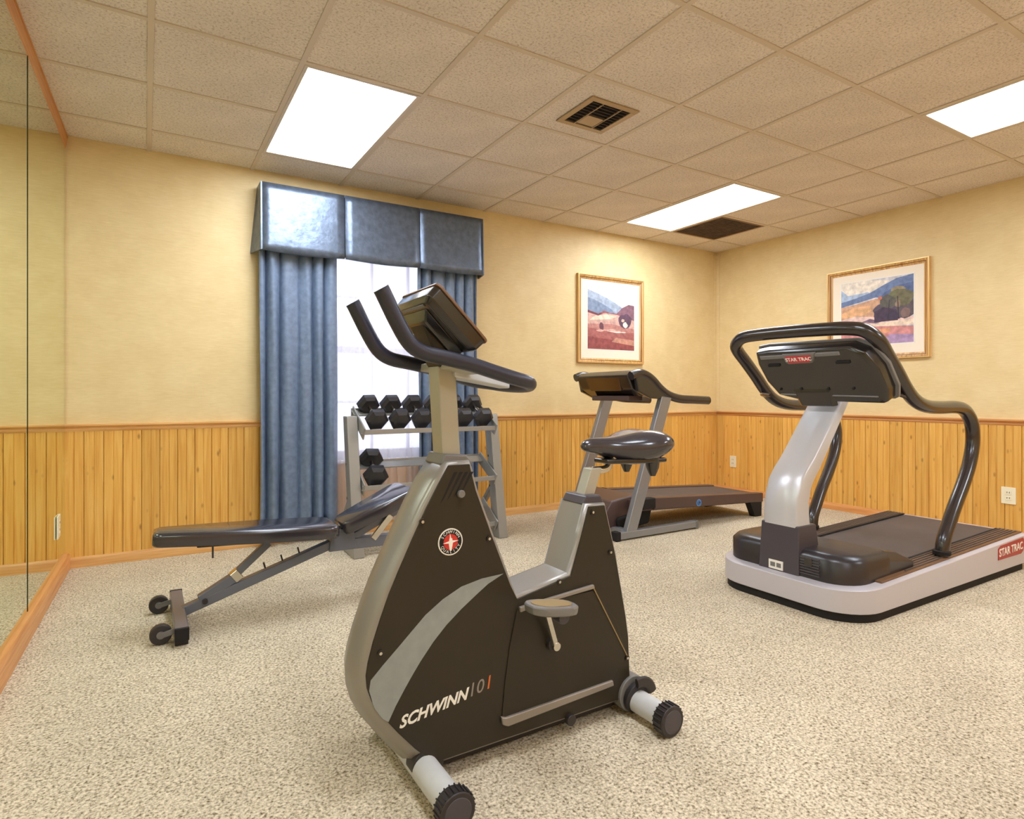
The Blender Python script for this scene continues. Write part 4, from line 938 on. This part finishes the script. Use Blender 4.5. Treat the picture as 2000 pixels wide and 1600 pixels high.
for y in (2.93, 3.35):
    wh = obj('transport_wheel', MB().cyl((.055, y-.016, .042), (.055, y+.016, .042), .042, 22), M['ribbed'], bn, bevel=.005)
    obj('hub', MB().cyl((.055, y-.018, .042), (.055, y+.018, .042), .016, 14), M['greyp'], wh)
    obj('wheel_fork', MB().rail((.055, y-.022, .042), (.115, y-.022, .055), .006, .022), M['greyp'], bn)
obj('main_spine', MB().rail((.145, yc, .058), (.835, yc, .285), .046, .044), M['bench_frame'], bn, bevel=.005)
obj('adjust_strut', MB().rail((.215, yc, .098), (.37, yc, .185), .044, .044), M['bench_frame'], bn, bevel=.004)
obj('adjust_strut_inner', MB().rail((.34, yc, .17), (.515, yc, .325), .034, .034), M['bench_frame'], bn, bevel=.003)
obj('strut_sleeve', MB().rail((.355, yc, .176), (.385, yc, .20), .05, .05), M['chrome'], bn, bevel=.003)
obj('pivot_bolt', MB().cyl((.235, yc-.04, .095), (.235, yc+.04, .095), .012, 10), M['ribbed'], bn)
for k in range(3):
    x = .50+.08*k; z = .058+(x-.145)*.329+.026
    obj('ladder_peg', MB().cyl((x, yc-.0, z), (x-.008, yc, z+.03), .004, 6), M['ribbed'], bn)
obj('hinge_plate', MB().prism([(.80, .245), (.94, .245), (.93, .335), (.86, .36), (.81, .335)], yc-.035, yc+.035), M['bench_frame'], bn, bevel=.005)
obj('seat_frame', MB().rail((.84, yc, .272), (1.50, yc, .262), .056, .056), M['bench_frame'], bn, bevel=.005)
obj('seat_support', MB().rail((.93, yc, .305), (1.22, yc, .44), .04, .035), M['bench_frame'], bn, bevel=.004)
obj('seat_adjuster', MB().rail((1.03, yc-.03, .285), (1.13, yc-.03, .40), .012, .035), M['chrome'], bn, bevel=.003)
obj('rear_leg', MB().rail((1.47, yc, .265), (1.50, yc, .04), .056, .056), M['bench_frame'], bn, bevel=.005)
obj('rear_crossbar', MB().box(1.47, 1.53, 2.93, 3.35, 0.0, .06), M['bench_frame'], bn, bevel=.006)
obj('front_glide', MB().box(.105, .155, 2.87, 2.92, 0.0, .024), M['ribbed'], bn, bevel=.003); obj('front_glide', MB().box(.105, .155, 3.37, 3.42, 0.0, .024), M['ribbed'], bn, bevel=.003)

# ------------------------------------------------------------------ dumbbell rack
rk = thing('dumbbell_rack', 'silver-grey three-tier dumbbell rack standing in front of the window', 'rack', (1.7, 3.98, 0))
for s, x in ((-1, 1.165), (1, 2.235)):
    q = MB().hull([(x-.036, 3.79, 0.0), (x+.036, 3.79, 0.0), (x+.036, 3.89, 0.0), (x-.036, 3.89, 0.0)], [(x-.036, 3.945, .905), (x+.036, 3.945, .905), (x+.036, 4.035, .905), (x-.036, 4.035, .905)])
    obj('side_post', q, M['rack'], rk, bevel=.006)
    obj('foot_rail', MB().box(x-.03, x+.03, 3.86, 4.33, 0.0, .055), M['rack'], rk, bevel=.006)
    obj('back_brace', MB().rail((x, 4.26, .045), (x, 3.90, .43), .04, .03), M['rack'], rk, bevel=.005)
    xi = x-s*.045
    for zf_, zb_, yf_, yb_ in ((.79, .935, 3.84, 4.09), (.425, .575, 3.84, 4.09), (.09, .24, 3.83, 4.05)):
        obj('tier_bracket', MB().rail((xi, yf_-.01, zf_), (xi, yb_, zb_), .010, .085), M['rack'], rk, bevel=.003)
    for z in (.62, .40): obj('bolt', MB().cyl((x-.03, 3.9+.1*z, z-.03), (x-.036, 3.9+.1*z, z-.03), .010, 8), M['chrome'], rk)
tiers = ((.80, .935), (.435, .575), (.10, .24))
for zf_, zb_ in tiers:
    q = MB().box(1.20, 2.20, 3.832, 3.842, zf_-.012, zf_+.020).box(1.20, 2.20, 3.842, 3.875, zf_-.012, zf_-.006)
    obj('front_rail', q, M['rack'], rk, bevel=.002)
    q = MB().hull([(1.20, 4.02, zb_-.035), (1.20, 4.085, zb_), (1.20, 4.080, zb_+.008), (1.20, 4.015, zb_-.027)], [(2.20, 4.02, zb_-.035), (2.20, 4.085, zb_), (2.20, 4.080, zb_+.008), (2.20, 4.015, zb_-.027)])
    obj('back_rail', q, M['rack'], rk, bevel=.002)
    obj('back_rail_lip', MB().box(1.20, 2.20, 4.083, 4.091, zb_-.03, zb_+.02), M['rack'], rk, flat=True)

def hexhead(c, ax_, up, r, ln, ch):
    """hexagonal head with chamfered rims"""
    sd_ = ax_.cross(up).normalized(); lo = []
    for d, k in ((-ln/2, .60), (-ln/2+.003, .74), (-ln/2+ch, 1.0), (ln/2-ch, 1.0), (ln/2-.003, .74), (ln/2, .60)):
        lo.append([c+ax_*d+(sd_*math.cos(PI/3*i)+up*math.sin(PI/3*i))*r*k for i in range(6)])
    return MB().loft(lo)
def dumbbell(x, yn_, zn, label, r=.088, sep=.190, group='hex dumbbells on the top tier', yaw=0.0, rise=.58):
    """near head centre at (x,yn_,zn); the bar climbs towards the wall"""
    t = thing('dumbbell', label, 'dumbbell', (x, yn_, zn), group)
    a = Vector((math.sin(yaw)*.8, math.cos(yaw), rise)).normalized(); up = Vector((0, -rise, 1)); up = (up-a*up.dot(a)).normalized()
    c0 = Vector((x, yn_, zn)); c1 = c0+a*sep
    obj('head', hexhead(c0, a, up, r, .078, .022), M['hexrub'], t, angle=20)
    obj('head', hexhead(c1, a, up, r, .078, .022), M['hexrub'], t, angle=20)
    obj('handle', MB().tube([c0+a*.033, c0+a*.06, c0+a*sep/2, c1-a*.06, c1-a*.033], [.014, .015, .018, .015, .014], 12), M['chrome'], t)
    return t
tx = [1.312+0.1605*k for k in range(6)]
lab = ['black hex dumbbell at the left end of the top tier', 'black hex dumbbell second from the left on the top tier', 'black hex dumbbell third from the left on the top tier',
       'black hex dumbbell behind the bike handlebar post on the top tier', 'black hex dumbbell second from the right on the top tier', 'black hex dumbbell at the right end of the top tier']
for i, (x, l) in enumerate(zip(tx, lab)): dumbbell(x, 3.886, .884, l, r=.0785, yaw=-.04)
dumbbell(1.305, 3.884, .512, 'lone black hex dumbbell on the left of the middle tier', r=.084, group=None, yaw=.16)
